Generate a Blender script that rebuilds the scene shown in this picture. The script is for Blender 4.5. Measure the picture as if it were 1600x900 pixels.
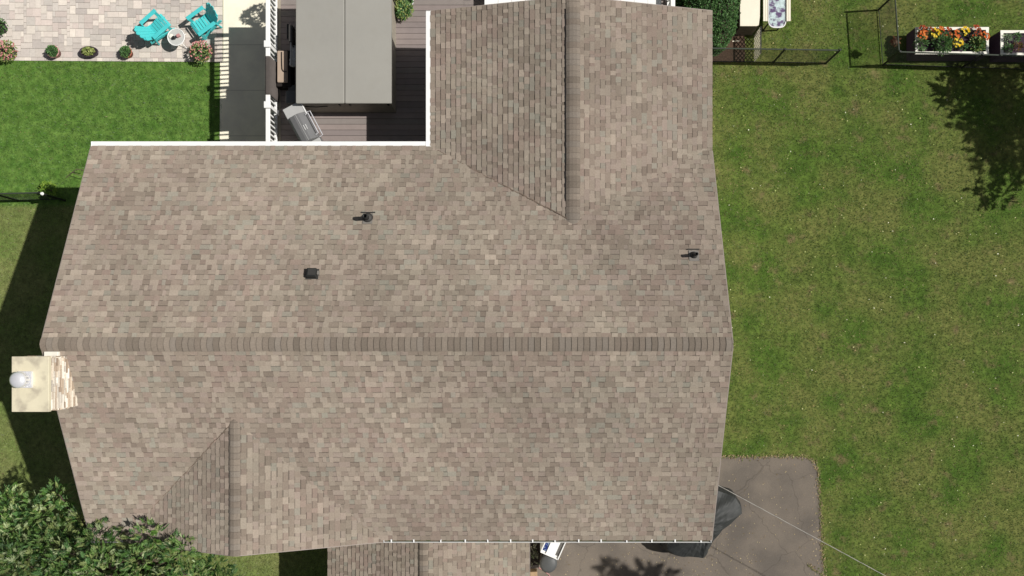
import bpy, math, random
import numpy as np
from mathutils import Vector, Matrix
random.seed(7); rng = np.random.default_rng(7)
scene = bpy.context.scene
for o in list(bpy.data.objects): bpy.data.objects.remove(o, do_unlink=True)
col = scene.collection
PI = math.pi

# ------------------------------------------------------------------ camera, sky, sun, exposure
CAMZ, FPX = 26.2, 1242.0
cd = bpy.data.cameras.new('camera'); cam = bpy.data.objects.new('camera', cd); col.objects.link(cam)
cam.location = (0, 0, CAMZ); cam.rotation_euler = (0, 0, 0)
cd.sensor_width = 36; cd.lens = 36 * FPX / 1600; cd.shift_x = -25 / 1600; cd.shift_y = 80 / 1600
cd.clip_start = .1; cd.clip_end = 1000
scene.camera = cam
SUN_EL, SUN_AZ = math.atan(1 / .87), math.radians(3.5)      # sun stands due east, a hair to the north
sdir = Vector((math.cos(SUN_EL) * math.cos(SUN_AZ), math.cos(SUN_EL) * math.sin(SUN_AZ), math.sin(SUN_EL)))
w = bpy.data.worlds.new('World'); scene.world = w; w.use_nodes = True
wn = w.node_tree; bg = wn.nodes['Background']; sky = wn.nodes.new('ShaderNodeTexSky')
sky.sky_type = 'NISHITA'; sky.sun_disc = False; sky.sun_elevation = SUN_EL
sky.sun_rotation = math.radians(90) - SUN_AZ
hs = wn.nodes.new('ShaderNodeHueSaturation'); hs.inputs['Saturation'].default_value = .45
wn.links.new(sky.outputs[0], hs.inputs['Color']); wn.links.new(hs.outputs[0], bg.inputs[0]); bg.inputs[1].default_value = .05
sd = bpy.data.lights.new('sun', 'SUN'); sun = bpy.data.objects.new('sun', sd); col.objects.link(sun)
sd.energy = 4.7; sd.angle = math.radians(.55); sd.color = (1, .965, .91)
sun.rotation_euler = sdir.to_track_quat('Z', 'Y').to_euler(); sun.location = (30, 0, 40)
scene.view_settings.view_transform = 'Standard'; scene.view_settings.look = 'None'
scene.view_settings.exposure = 0; scene.view_settings.gamma = 1
scene.render.engine = 'CYCLES'; scene.render.resolution_x = 1024; scene.render.resolution_y = 576

def P(px, py, z=0.):                      # a place seen in the aerial view, at a known height
    s = (CAMZ - z) / FPX
    return Vector(((px - 825) * s, (530 - py) * s, z))
def lin(r, g, b, k=1.):
    f = lambda c: ((c / 255 + .055) / 1.055) ** 2.4 if c > 10 else c / 255 / 12.92
    return (f(r) * k, f(g) * k, f(b) * k, 1)

# ------------------------------------------------------------------ materials
MT = {}
def mat(name, c, rough=.8, var=.12, scale=6., bump=0., bscale=60., metal=0., attr=False, spec=.3, c2=None, c2scale=1., c2lo=.45, c2hi=.6, trans=0., coat=0.):
    m = bpy.data.materials.new(name); m.use_nodes = True; t = m.node_tree; N = t.nodes; L = t.links
    b = N['Principled BSDF']; out = N['Material Output']
    if rough >= .85: b.inputs['Diffuse Roughness'].default_value = .55 if name == 'shingle' else 1.
    b.inputs['Roughness'].default_value = rough; b.inputs['Metallic'].default_value = metal
    b.inputs['Specular IOR Level'].default_value = spec; b.inputs['Coat Weight'].default_value = coat
    tc = N.new('ShaderNodeTexCoord'); geo = N.new('ShaderNodeNewGeometry')
    if attr:
        a = N.new('ShaderNodeAttribute'); a.attribute_name = 'col'; src = a.outputs['Color']
    else:
        a = N.new('ShaderNodeRGB'); a.outputs[0].default_value = c if len(c) == 4 else (*c, 1); src = a.outputs[0]
    if c2 is not None:
        n2 = N.new('ShaderNodeTexNoise'); n2.inputs['Scale'].default_value = c2scale; n2.inputs['Detail'].default_value = 5
        L.new(geo.outputs['Position'], n2.inputs['Vector'])
        r = N.new('ShaderNodeMapRange'); r.inputs[1].default_value = c2lo; r.inputs[2].default_value = c2hi
        L.new(n2.outputs[0], r.inputs[0])
        mx = N.new('ShaderNodeMix'); mx.data_type = 'RGBA'; L.new(r.outputs[0], mx.inputs[0]); L.new(src, mx.inputs[6])
        mx.inputs[7].default_value = c2 if len(c2) == 4 else (*c2, 1); src = mx.outputs[2]
    if var:
        n = N.new('ShaderNodeTexNoise'); n.inputs['Scale'].default_value = scale; n.inputs['Detail'].default_value = 8; n.inputs['Roughness'].default_value = .65
        L.new(geo.outputs['Position'], n.inputs['Vector'])
        r = N.new('ShaderNodeMapRange'); r.inputs[1].default_value = .25; r.inputs[2].default_value = .75
        r.inputs[3].default_value = 1 - var; r.inputs[4].default_value = 1 + var; L.new(n.outputs[0], r.inputs[0])
        vm = N.new('ShaderNodeVectorMath'); vm.operation = 'SCALE'; L.new(src, vm.inputs[0]); L.new(r.outputs[0], vm.inputs['Scale']); src = vm.outputs[0]
    L.new(src, b.inputs['Base Color'])
    if bump:
        n = N.new('ShaderNodeTexNoise'); n.inputs['Scale'].default_value = bscale; n.inputs['Detail'].default_value = 4
        L.new(geo.outputs['Position'], n.inputs['Vector'])
        bp = N.new('ShaderNodeBump'); bp.inputs['Strength'].default_value = bump; bp.inputs['Distance'].default_value = .01
        L.new(n.outputs[0], bp.inputs['Height']); L.new(bp.outputs[0], b.inputs['Normal'])
    if trans:
        tr = N.new('ShaderNodeBsdfTranslucent'); L.new(src, tr.inputs[0]); ms = N.new('ShaderNodeMixShader'); ms.inputs[0].default_value = trans
        L.new(b.outputs[0], ms.inputs[1]); L.new(tr.outputs[0], ms.inputs[2]); L.new(ms.outputs[0], out.inputs[0])
    MT[name] = m; return m

mat('shingle', None, .93, .16, 28, .5, 240, attr=True, spec=.15)
mat('deck_sheath', (.16, .14, .12), .9)
mat('white_paint', (.82, .82, .80), .5, .03, 3)
mat('white_aged', (.80, .77, .68), .6, .08, 5)
mat('siding', (.62, .58, .5), .7, .05, 2)
mat('window_glass', (.03, .04, .05), .08, 0, spec=.6)
mat('litter', (.10, .08, .045), .95, .5, 30, .8, 80, c2=(.05, .075, .02), c2scale=7)
mat('stone', None, .85, .2, 25, .5, 60, attr=True)
mat('slab', (.66, .60, .44), .8, .07, 4, .2, 40, c2=(.46, .41, .31), c2scale=3.2, c2lo=.50, c2hi=.68)
mat('steel', (.74, .74, .77), .30, .05, 8, metal=.35)
mat('grey_metal', (.20, .185, .165), .7, .15, 14)
mat('drip', (.30, .255, .225), .7, .1, 6)
mat('black_plastic', (.022, .023, .022), .45, .1, 8)
mat('dark_rubber', (.045, .043, .04), .6, .15, 12)
mat('composite', None, .7, .08, 5, .15, 70, attr=True)
mat('lid_vinyl', (.315, .305, .275), .55, .05, 1.1, .25, 9, c2=(.297, .286, .256), c2scale=2.2, c2lo=.50, c2hi=.75)
mat('lid_edge', (.27, .26, .23), .5, .05, 4)
mat('cabinet', (.12, .10, .08), .6, .2, 7)
mat('tub_side', (.30, .27, .22), .6, .15, 7)
mat('rug', (.095, .082, .075), .95, .12, 9, .4, 90)
mat('tan_cushion', (.43, .34, .265), .9, .06, 4, .2, 60)
mat('wicker', (.018, .014, .012), .7, .3, 60, .6, 120)
mat('grill_light', (.42, .42, .41), .4, .05, 5)
mat('grill_dark', (.16, .16, .162), .42, .06, 5)
mat('turquoise', (.075, .54, .55), .42, .06, 4)
mat('paver', None, .9, .10, 14, .4, 90, attr=True)
mat('paver_joint', (.42, .38, .33), .95, .2, 30)
mat('concrete', (.84, .80, .67), .9, .05, 3, .2, 60, c2=(.77, .73, .62), c2scale=1.2)
mat('asphalt', (.240, .203, .165), .92, .16, 34, .5, 150, c2=(.180, .155, .130), c2scale=.8, c2lo=.42, c2hi=.62)
mat('mulch', (.125, .078, .052), .95, .45, 22, .9, 60)
mat('soil', (.035, .028, .024), .95, .4, 20, .8, 60)
mat('purple_soil', (.075, .045, .065), .95, .4, 25, .8, 60)
mat('fence_black', (.02, .022, .02), .5, .1, 8)
mat('fence_green', (.05, .06, .045), .5, .1, 8)
mat('leaf', None, .5, .2, 9, attr=True, spec=.35, trans=.22)
mat('petal', None, .6, .1, 9, attr=True, spec=.2, trans=.15)
mat('bark', (.10, .075, .055), .95, .3, 12, .9, 40)
mat('terracotta', (.42, .15, .10), .8, .12, 8)
mat('pink_pot', (.50, .26, .25), .6, .08, 8)
mat('dark_pot', (.05, .035, .05), .5, .1, 8)
mat('tarp', (.030, .032, .031), .62, .25, 3, .35, 7, spec=.4)
mat('grey_plastic', (.085, .088, .088), .5, .1, 3)
mat('blue_panel', (.02, .035, .16), .2, .4, 14, spec=.6, c2=(.25, .33, .42), c2scale=16, c2lo=.55, c2hi=.62)
mat('cream', (.80, .74, .60), .6, .04, 3)
mat('glass_top', (.50, .60, .60), .12, .4, 11, spec=.7, c2=(.13, .09, .17), c2scale=5, c2lo=.50, c2hi=.60)  # colour patches paint the trees and sky mirrored in the table glass
mat('painted_reflection', (.70, .66, .74), .35, .3, 12, .8, 14, c2=(.30, .20, .42), c2scale=6, c2lo=.5, c2hi=.58)  # lilac and white noise stands in for reflections in the table glass
mat('wood', (.36, .25, .15), .8, .2, 10)
mat('wire', (.36, .34, .31), .6, .1, 5)
mat('pale_glass', (.52, .53, .50), .15, .08, 8, spec=.6)

# lawn: fresh green behind the house, drier grass with brown patches to the east and in front
def lawn_mat():
    m = bpy.data.materials.new('lawn'); m.use_nodes = True; t = m.node_tree; N = t.nodes; L = t.links; b = N['Principled BSDF']
    b.inputs['Roughness'].default_value = .95; b.inputs['Specular IOR Level'].default_value = .1
    g = N.new('ShaderNodeNewGeometry')
    def noise(sc, lo, hi, det=5):
        n = N.new('ShaderNodeTexNoise'); n.inputs['Scale'].default_value = sc; n.inputs['Detail'].default_value = det; L.new(g.outputs['Position'], n.inputs['Vector'])
        r = N.new('ShaderNodeMapRange'); r.inputs[1].default_value = lo; r.inputs[2].default_value = hi; L.new(n.outputs[0], r.inputs[0]); return r.outputs[0]
    def mix(f, a, c):
        x = N.new('ShaderNodeMix'); x.data_type = 'RGBA'; L.new(f, x.inputs[0])
        for i, v in ((6, a), (7, c)):
            if isinstance(v, tuple): x.inputs[i].default_value = (*v, 1)
            else: L.new(v, x.inputs[i])
        return x.outputs[2]
    dry = mix(noise(.6, .40, .62), mix(noise(1.7, .4, .62), (.084, .134, .024), (.054, .102, .016)), (.128, .142, .040))
    dry = mix(noise(1.9, .58, .74), dry, (.150, .120, .058))
    lush = mix(noise(3.2, .36, .62), (.070, .148, .025), (.118, .205, .042))
    sx = N.new('ShaderNodeSeparateXYZ'); L.new(g.outputs['Position'], sx.inputs[0])
    def step(sock, a, c):
        r = N.new('ShaderNodeMapRange'); r.inputs[1].default_value = a; r.inputs[2].default_value = c; L.new(sock, r.inputs[0]); return r.outputs[0]
    front = mix(noise(.8, .35, .65), (.180, .195, .070), (.125, .175, .046))
    left = mix(step(sx.outputs[1], 4.3, 4.5), front, lush)
    base = mix(step(sx.outputs[0], -3.4, -2.4), left, dry)
    v = N.new('ShaderNodeTexNoise'); v.inputs['Scale'].default_value = 5.5; v.inputs['Detail'].default_value = 9; v.inputs['Roughness'].default_value = .62; L.new(g.outputs['Position'], v.inputs['Vector'])
    r = N.new('ShaderNodeMapRange'); r.inputs[1].default_value = .25; r.inputs[2].default_value = .75; r.inputs[3].default_value = .5; r.inputs[4].default_value = 1.45; L.new(v.outputs[0], r.inputs[0])
    s = N.new('ShaderNodeVectorMath'); s.operation = 'SCALE'; L.new(base, s.inputs[0]); L.new(r.outputs[0], s.inputs['Scale'])
    L.new(s.outputs[0], b.inputs['Base Color'])
    bp = N.new('ShaderNodeBump'); bp.inputs['Strength'].default_value = .6; bp.inputs['Distance'].default_value = .03; L.new(v.outputs[0], bp.inputs['Height']); L.new(bp.outputs[0], b.inputs['Normal'])
    MT['lawn'] = m
lawn_mat()
m_ = MT['asphalt']; N_ = m_.node_tree.nodes; K_ = m_.node_tree.links; b_ = N_['Principled BSDF']; src_ = b_.inputs['Base Color'].links[0].from_socket
g_ = N_.new('ShaderNodeNewGeometry'); n_ = N_.new('ShaderNodeTexNoise'); n_.inputs['Scale'].default_value = 2.2; n_.inputs['Detail'].default_value = 6; K_.new(g_.outputs['Position'], n_.inputs['Vector'])
a_ = N_.new('ShaderNodeVectorMath'); a_.operation = 'MULTIPLY_ADD'; a_.inputs[1].default_value = (.55, .55, 0); K_.new(n_.outputs['Color'], a_.inputs[0]); K_.new(g_.outputs['Position'], a_.inputs[2])
v_ = N_.new('ShaderNodeTexVoronoi'); v_.feature = 'DISTANCE_TO_EDGE'; v_.inputs['Scale'].default_value = .42; K_.new(a_.outputs[0], v_.inputs['Vector'])
r_ = N_.new('ShaderNodeMapRange'); r_.inputs[1].default_value = .001; r_.inputs[2].default_value = .0075; r_.inputs[3].default_value = .74; r_.inputs[4].default_value = 1.; K_.new(v_.outputs['Distance'], r_.inputs[0])
x_ = N_.new('ShaderNodeVectorMath'); x_.operation = 'SCALE'; K_.new(src_, x_.inputs[0]); K_.new(r_.outputs[0], x_.inputs['Scale']); K_.new(x_.outputs[0], b_.inputs['Base Color'])

# ------------------------------------------------------------------ mesh helpers
class MB:
    def __init__(s): s.v = []; s.f = []; s.c = []
    def add(s, vs, fs, c=None):
        n = len(s.v); s.v += [tuple(p) for p in vs]
        for f in fs: s.f.append(tuple(i + n for i in f)); s.c.append(c or (.5, .5, .5, 1))
    def box(s, c, size, rz=0., M=None, col=None):
        x, y, z = size[0] / 2, size[1] / 2, size[2] / 2
        R = M if M is not None else Matrix.Rotation(rz, 3, 'Z')
        vs = [Vector(c) + R @ Vector((a * x, b * y, d * z)) for a in (-1, 1) for b in (-1, 1) for d in (-1, 1)]
        s.add(vs, [(0, 1, 3, 2), (4, 6, 7, 5), (0, 4, 5, 1), (2, 3, 7, 6), (0, 2, 6, 4), (1, 5, 7, 3)], col); return s
    def prism(s, pts, z0, z1, col=None):
        n = len(pts); vs = [(p[0], p[1], z0) for p in pts] + [(p[0], p[1], z1) for p in pts]
        fs = [tuple(range(n - 1, -1, -1)), tuple(range(n, 2 * n))] + [(i, (i + 1) % n, n + (i + 1) % n, n + i) for i in range(n)]
        s.add(vs, fs, col); return s
    def solid(s, quad, thick, nrm, col=None):           # a quad pushed down along its normal
        n = len(quad); a = [Vector(q) for q in quad]; b = [q - nrm * thick for q in a]
        s.add(a + b, [tuple(range(n)), tuple(range(2 * n - 1, n - 1, -1))] + [(i, n + i, n + (i + 1) % n, (i + 1) % n) for i in range(n)], col); return s
    def tube(s, pts, r, n=8, col=None, caps=True):
        pts = [Vector(p) for p in pts]; rs = r if isinstance(r, (list, tuple)) else [r] * len(pts); rings = []
        for i, p in enumerate(pts):
            d = (pts[min(i + 1, len(pts) - 1)] - pts[max(i - 1, 0)]).normalized()
            a = d.cross(Vector((0, 0, 1)) if abs(d.z) < .9 else Vector((1, 0, 0))).normalized(); b = d.cross(a)
            rings.append([p + (a * math.cos(t * 2 * PI / n) + b * math.sin(t * 2 * PI / n)) * rs[i] for t in range(n)])
        vs = [q for g in rings for q in g]; fs = []
        for i in range(len(pts) - 1):
            for k in range(n): fs.append((i * n + k, i * n + (k + 1) % n, (i + 1) * n + (k + 1) % n, (i + 1) * n + k))
        if caps: fs += [tuple(range(n - 1, -1, -1)), tuple(range(len(vs) - n, len(vs)))]
        s.add(vs, fs, col); return s
    def lathe(s, c, prof, n=20, sx=1., sy=1., col=None):
        c = Vector(c); vs = []; fs = []
        for r, z in prof:
            for k in range(n): a = 2 * PI * k / n; vs.append(c + Vector((r * sx * math.cos(a), r * sy * math.sin(a), z)))
        for i in range(len(prof) - 1):
            for k in range(n): fs.append((i * n + k, i * n + (k + 1) % n, (i + 1) * n + (k + 1) % n, (i + 1) * n + k))
        s.add(vs, fs + [tuple(range(n - 1, -1, -1)), tuple(range(len(vs) - n, len(vs)))], col); return s
    def build(s, name, m, parent=None, smooth=False):
        me = bpy.data.meshes.new(name); me.from_pydata(s.v, [], s.f)
        ca = me.color_attributes.new('col', 'FLOAT_COLOR', 'CORNER')
        tot = np.array([len(f) for f in s.f]); arr = np.repeat(np.array(s.c, dtype=np.float32), tot, axis=0)
        ca.data.foreach_set('color', arr.ravel())
        if smooth: me.polygons.foreach_set('use_smooth', [True] * len(me.polygons))
        me.materials.append(MT[m]); me.update()
        o = bpy.data.objects.new(name, me); col.objects.link(o)
        if parent is not None:
            o.parent = parent; o.matrix_parent_inverse = parent.matrix_basis.inverted()
        return o
def tag(o, label, cat, group=None, kind=None):
    if label: o['label'] = label
    if cat: o['category'] = cat
    if group: o['group'] = group
    if kind: o['kind'] = kind
    return o
def thing(name, label, cat, loc=(0, 0, 0), rz=0, group=None):
    o = bpy.data.objects.new(name, None); col.objects.link(o); o.location = loc; o.rotation_euler = (0, 0, rz); o.empty_display_size = .2
    return tag(o, label, cat, group)
def local(o, parent):                                   # parts modelled in the thing's own frame
    o.parent = parent; o.matrix_parent_inverse = Matrix.Identity(4); return o
def copy_tree(o, parent=None):
    c = o.copy(); col.objects.link(c)
    if parent is not None: c.parent = parent
    for ch in list(o.children): copy_tree(ch, c)
    return c
def bevel(o, wd, seg=2):
    m = o.modifiers.new('bevel', 'BEVEL'); m.width = wd; m.segments = seg; m.limit_method = 'ANGLE'; return o
def struct(o): o['kind'] = 'structure'; return o

# ------------------------------------------------------------------ ground
g = MB(); g.add([(-300, -300, 0), (300, -300, 0), (300, 300, 0), (-300, 300, 0)], [(0, 1, 2, 3)]); struct(g.build('lawn', 'lawn'))
def wob(pts, amp, step=.12):
    out = []
    for i in range(len(pts)):
        a, b = Vector(pts[i]), Vector(pts[(i + 1) % len(pts)]); n = max(1, int((b - a).length / step))
        for k in range(n):
            p = a.lerp(b, k / n); out.append((p.x + random.uniform(-amp, amp), p.y + random.uniform(-amp, amp)))
    return out
drive_px = [(1020, 713), (1150, 714), (1235, 713), (1262, 715), (1273, 721), (1278, 735), (1281, 790), (1284, 850), (1288, 900), (1300, 1100), (700, 1100), (700, 760), (1020, 760)]
DRIVE = [tuple(P(*q)[:2]) for q in drive_px]
struct(MB().prism(wob(DRIVE, .022), -.1, .008).build('driveway', 'asphalt'))
pe = [tuple(P(*q)[:2]) for q in [(349, -260), (470, -260), (760, -260), (760, 300), (343, 300), (344, 150), (344, 97), (349, 96)]]
struct(MB().prism(pe, -.1, .012).build('concrete_path', 'concrete'))
j = MB()
for y in (9.7, 8.2, 6.7, 5.2): j.box((-9.2, y, .0135), (2.0, .012, .003))
struct(j.build('path_joint', 'paver_joint'))
MULCH = [tuple(P(*q)[:2]) for q in [(1060, -60), (1163, -60), (1164, 97), (1060, 97)]]
struct(MB().prism(wob(MULCH, .02), -.1, .02).build('mulch_bed', 'mulch'))
SOIL = [tuple(P(*q)[:2]) for q in [(800, 800), (846, 800), (845, 850), (842, 886), (826, 890), (800, 960)]]
struct(MB().prism(SOIL, -.1, .02).build('planting_bed', 'soil'))

# patio of mixed pavers, slightly turned
patio = struct(bpy.data.objects.new('patio', None)); col.objects.link(patio)
PX0, PX1, PY0, PY1 = -21.0, -10.06, 9.20, 12.6
bp_ = MB().prism([(PX0, PY0 + .03), (PX1, PY0 - .05), (PX1, PY1), (PX0, PY1)], -.1, .006); bp_.build('joint_sand', 'paver_joint', patio)
U = .095
nx, ny = int((PX1 - PX0) / U), int((PY1 - PY0 - .12) / U); occ = np.zeros((nx + 4, ny + 4), bool); pcs = []
PAL = [(200, 192, 184), (186, 178, 172), (210, 200, 192), (176, 168, 164), (196, 182, 176), (216, 208, 198), (190, 184, 178)]
for jy in range(ny):
    for ix in range(nx - 1, -1, -1):
        if occ[ix, jy]: continue
        cand = [(3, 2), (2, 2), (3, 3), (2, 3), (3, 2), (4, 2)]; random.shuffle(cand)
        for a, b in cand + [(2, 1), (1, 2), (1, 1)]:
            if ix - a + 1 >= 0 and jy + b <= ny and not occ[ix - a + 1:ix + 1, jy:jy + b].any():
                occ[ix - a + 1:ix + 1, jy:jy + b] = True
                pcs.append((PX1 - (nx - ix - 1) * U - a * U, PY0 + .12 + jy * U, a * U, b * U)); break
x = PX0
while x < PX1 - .05:
    wd = random.choice((.19, .22, .25)); wd = min(wd, PX1 - x); pcs.append((x, PY0 + .0, wd, .12)); x += wd
rest = MB(); npv = 0
def skew(x, y): return y - .075 * (x - PX0) / (PX1 - PX0)
pcs.sort(key=lambda q: -q[2] * q[3] if (-17.6 < q[0] and q[1] < 11.2) else 1)
for x, y, a, b in pcs:
    c = random.choice(PAL); c = tuple(v * .6 + .4 * (198, 190, 180)[i_] for i_, v in enumerate(c)); k = random.uniform(.90, 1.10); cc = lin(*c, k=k * .97)
    h = .022 + random.uniform(0, .005); e = .006; m = MB() if (npv < 300 and -17.6 < x and y < 11.2) else rest
    q = [(x + e, skew(x, y) + e), (x + a - e, skew(x + a, y) + e), (x + a - e, skew(x + a, y + b) - e), (x + e, skew(x, y + b) - e)]
    cx, cy = x + a / 2, y + b / 2; m.v_ = 0
    m.prism(q, 0, h, cc)
    if m is not rest: m.build('paver', 'paver', patio); npv += 1
r_ = rest.build('paver_field', 'paver', patio); r_['kind'] = 'stuff'

# ------------------------------------------------------------------ house
XL, XR, YN, YS, YR = -11.65, 4.895, 5.14, -5.34, -.12
ZR, ZE = 7.2, 5.0; PT = (ZR - ZE) / (YN - YR)
WXL, WXR, WXC, WZ, WYN = -2.59, 4.90, 1.155, 5.9, 8.756
FXC, FXL, FXR, FZ, FYS = -7.32, -10.8, -3.84, 6.4, -5.40
LXL, LXR, LXC, LZ, LZE = -5.93, .04, -2.945, 3.85, 2.6
WYT = YR + (ZR - WZ) / PT; FYT = YR - (ZR - FZ) / PT
house = thing('house', 'large house with tan and brown shingle roof, rear wing, front gable and stone chimney', 'house')
wl = MB()
wl.prism([(XL + .3, -5.02), (XR - .3, -5.02), (XR - .3, 4.82), (XL + .3, 4.82)], 0, 4.93)
for xa, xb in ((XL + .3, XL + .45), (XR - .45, XR - .3)):
    wl.add([(xa, 4.8, 4.9), (xa, -5.0, 4.9), (xa, YR, 7.0), (xb, 4.8, 4.9), (xb, -5.0, 4.9), (xb, YR, 7.0)], [(0, 2, 1), (3, 4, 5), (0, 1, 4, 3), (1, 2, 5, 4), (2, 0, 3, 5)])
wl.prism([(WXL + .3, 4.7), (WXR - .31, 4.7), (WXR - .31, WYN - .3), (WXL + .3, WYN - .3)], 0, 4.9)
wl.add([(WXL + .3, WYN - .3, 4.9), (WXR - .31, WYN - .3, 4.9), (WXC, WYN - .3, 5.72), (WXL + .3, WYN - .45, 4.9), (WXR - .31, WYN - .45, 4.9), (WXC, WYN - .45, 5.72)], [(0, 1, 2), (3, 5, 4), (0, 2, 5, 3), (1, 4, 5, 2)])
wl.add([(FXL + .3, -5.08, 4.9), (FXR - .3, -5.08, 4.9), (FXC, -5.08, 6.2), (FXL + .3, -4.9, 4.9), (FXR - .3, -4.9, 4.9), (FXC, -4.9, 6.2)], [(0, 1, 2), (3, 5, 4), (0, 2, 5, 3), (1, 4, 5, 2)])
wl.prism([(LXL + .3, -5.0), (LXR - .3, -5.0), (LXR - .3, -10.5), (LXL + .3, -10.5)], 0, 2.5)
wl.build('wall', 'siding', house)
for (x, y, z, a, b, c) in ((-9, -5.05, 3.8, 1.2, .06, 1.2), (-1, -5.05, 3.9, 1.4, .06, 1.1), (2.6, -5.05, 3.9, 1.4, .06, 1.1), (-9.2, 4.85, 3.7, 1.2, .06, 1.2), (-4.6, 4.85, 3.5, 1.8, .06, 2.1), (4.62, 1.5, 3.9, .06, 1.1, 1.2), (4.62, 6.6, 3.9, .06, 1.1, 1.2), (4.62, -2.6, 3.9, .06, 1.1, 1.2), (-11.38, 2.4, 3.9, .06, 1.1, 1.2)):
    f = MB().box((x, y, z), (a + (.12 if a > .1 else 0), b + (.12 if b > .1 else 0), c + .12)).build('window', 'white_paint', house)
    MB().box((x, y, z), (a if a > .1 else a + .03, b if b > .1 else b + .03, c)).build('pane', 'window_glass', f)

roof = MB()
def sheath(a, b, c, d, down=.012, t=.13):
    n = (Vector(b) - Vector(a)).cross(Vector(d) - Vector(a)).normalized()
    if n.z < 0: n = -n
    roof.solid([Vector(q) - n * down for q in (a, b, c, d)], t, n)
zs = ZR - PT * (YR - YS)
sheath((XL, YR, ZR), (XR, YR, ZR), (XR, YN, ZE), (XL, YN, ZE))
sheath((XL, YR, ZR), (XR, YR, ZR), (XR, YS, zs), (XL, YS, zs))
sheath((WXC, WYN, WZ), (WXC, WYT + .5, WZ), (WXL, WYT + .5, ZE), (WXL, WYN, ZE))
sheath((WXC, WYN, WZ), (WXC, WYT + .5, WZ), (WXR, WYT + .5, ZE), (WXR, WYN, ZE))
sheath((FXC, FYS, FZ), (FXC, FYT - .5, FZ), (FXL, FYT - .5, ZE), (FXL, FYS, ZE))
sheath((FXC, FYS, FZ), (FXC, FYT - .5, FZ), (FXR, FYT - .5, ZE), (FXR, FYS, ZE))
sheath((LXC, -4.9, LZ), (LXC, -11, LZ), (LXL, -11, LZE), (LXL, -4.9, LZE))
sheath((LXC, -4.9, LZ), (LXC, -11, LZ), (LXR, -11, LZE), (LXR, -4.9, LZE))
roofo = roof.build('roof', 'white_aged', house)

TONES = [((176, 162, 143), 6), ((164, 150, 131), 6), ((170, 152, 137), 4), ((150, 134, 117), 5), ((158, 136, 121), 3), ((160, 157, 140), 2), ((186, 170, 150), 3), ((138, 122, 106), 2)]
TL = [c for c, n in TONES for _ in range(n)]
singles = []                                           # every tab: (importance, geometry)
def tone_at(x, y):
    return 1 + .05 * math.sin(x * .9 + 2 * math.sin(y * .7)) + .04 * math.sin(y * 1.3 + x * .5)
def slope(O, u, v, L, ncourse, rng_fn, skip=None, key=0):
    """courses of laminated shingle tabs; O on the ridge, u along the courses, v down the slope"""
    O, u, v = Vector(O), Vector(u).normalized(), Vector(v).normalized(); n = u.cross(v).normalized()
    if n.z < 0: n = -n
    ex = L / ncourse
    for k in range(ncourse):
        s0, s1 = k * ex, (k + 1) * ex + (.015 if k == ncourse - 1 else 0)
        a, b = rng_fn((k + .5) / ncourse); x = a; raised = random.random() < .5
        while x < b - 1e-4:
            wd = random.choice((.09, .12, .15, .18, .22, .28)) if raised else random.choice((.08, .11, .14, .18, .24))
            x1 = min(x + wd, b)
            if b - x1 < .05: x1 = b
            mid = O + u * ((x + x1) / 2) + v * ((s0 + s1) / 2)
            if not (skip and skip(mid.x, mid.y)):
                t = (.019 if raised else .009) + random.uniform(-.001, .0015)
                sag = random.uniform(-.003, .003) if k < ncourse - 1 else 0
                p = lambda uu, vv, nn: O + u * uu + v * vv + n * nn
                c = random.choice(TL if raised else TL[4:]); kk = tone_at(mid.x, mid.y) * random.uniform(.94, 1.05) * (1.04 if raised else .96) * .92
                hb = .5 + .5 * math.sin(mid.x * 1.7 + 2.2 * math.sin(mid.y * 1.9)) * math.sin(mid.y * 2.3 + 1.7 * math.sin(mid.x * 1.3))
                q = [c[i] * .52 + .48 * ((163, 148, 134)[i] * hb + (159, 151, 134)[i] * (1 - hb)) for i in range(3)]
                q = (q[0] * .978, q[1] * .982, q[2] * 1.005); cc = lin(*q, k=kk * .95 * (1 + .07 * math.sin(mid.x * 3.1 + 2 * math.sin(mid.y * 2.7)) * math.sin(mid.y * 4.1))); bs = s0 + ex * (.17 if not raised else .06)
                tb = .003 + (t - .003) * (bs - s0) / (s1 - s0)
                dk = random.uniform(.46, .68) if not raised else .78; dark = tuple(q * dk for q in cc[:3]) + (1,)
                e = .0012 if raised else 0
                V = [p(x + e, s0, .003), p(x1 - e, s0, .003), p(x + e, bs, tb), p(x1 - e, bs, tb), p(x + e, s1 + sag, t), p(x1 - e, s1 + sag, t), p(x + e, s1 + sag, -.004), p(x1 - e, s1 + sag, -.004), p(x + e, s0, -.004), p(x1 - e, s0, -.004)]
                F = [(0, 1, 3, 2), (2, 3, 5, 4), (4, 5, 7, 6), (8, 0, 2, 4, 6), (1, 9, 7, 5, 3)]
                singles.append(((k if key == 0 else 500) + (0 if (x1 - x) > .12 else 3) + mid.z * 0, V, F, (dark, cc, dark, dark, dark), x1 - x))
            x = x1; raised = not raised
Lm = math.hypot(YN - YR, ZR - ZE); Ls = math.hypot(YR - YS, ZR - zs)
def inwing(x, y):
    f = (y - WYT) / (YN - WYT); return f > 0 and WXC - 3.745 * f + .45 < x < WXC + 3.745 * f - .45
def ingable(x, y):
    f = (FYT - y) / (FYT - YS); return f > 0 and FXC - 3.48 * f + .45 < x < FXC + 3.48 * f - .45
slope((XL, YR, ZR), (1, 0, 0), (0, YN - YR, ZE - ZR), Lm, 40, lambda f: (0, XR - XL), inwing)
slope((XL, YR, ZR), (1, 0, 0), (0, YS - YR, zs - ZR), Ls, 40, lambda f: (0, XR - XL), ingable)
Lw = math.hypot(3.745, WZ - ZE)
slope((WXC, 0, WZ), (0, 1, 0), (WXL - WXC, 0, ZE - WZ), Lw, 27, lambda f: (WYT + f * (YN - WYT) - .35, WYN), key=1)
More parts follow.
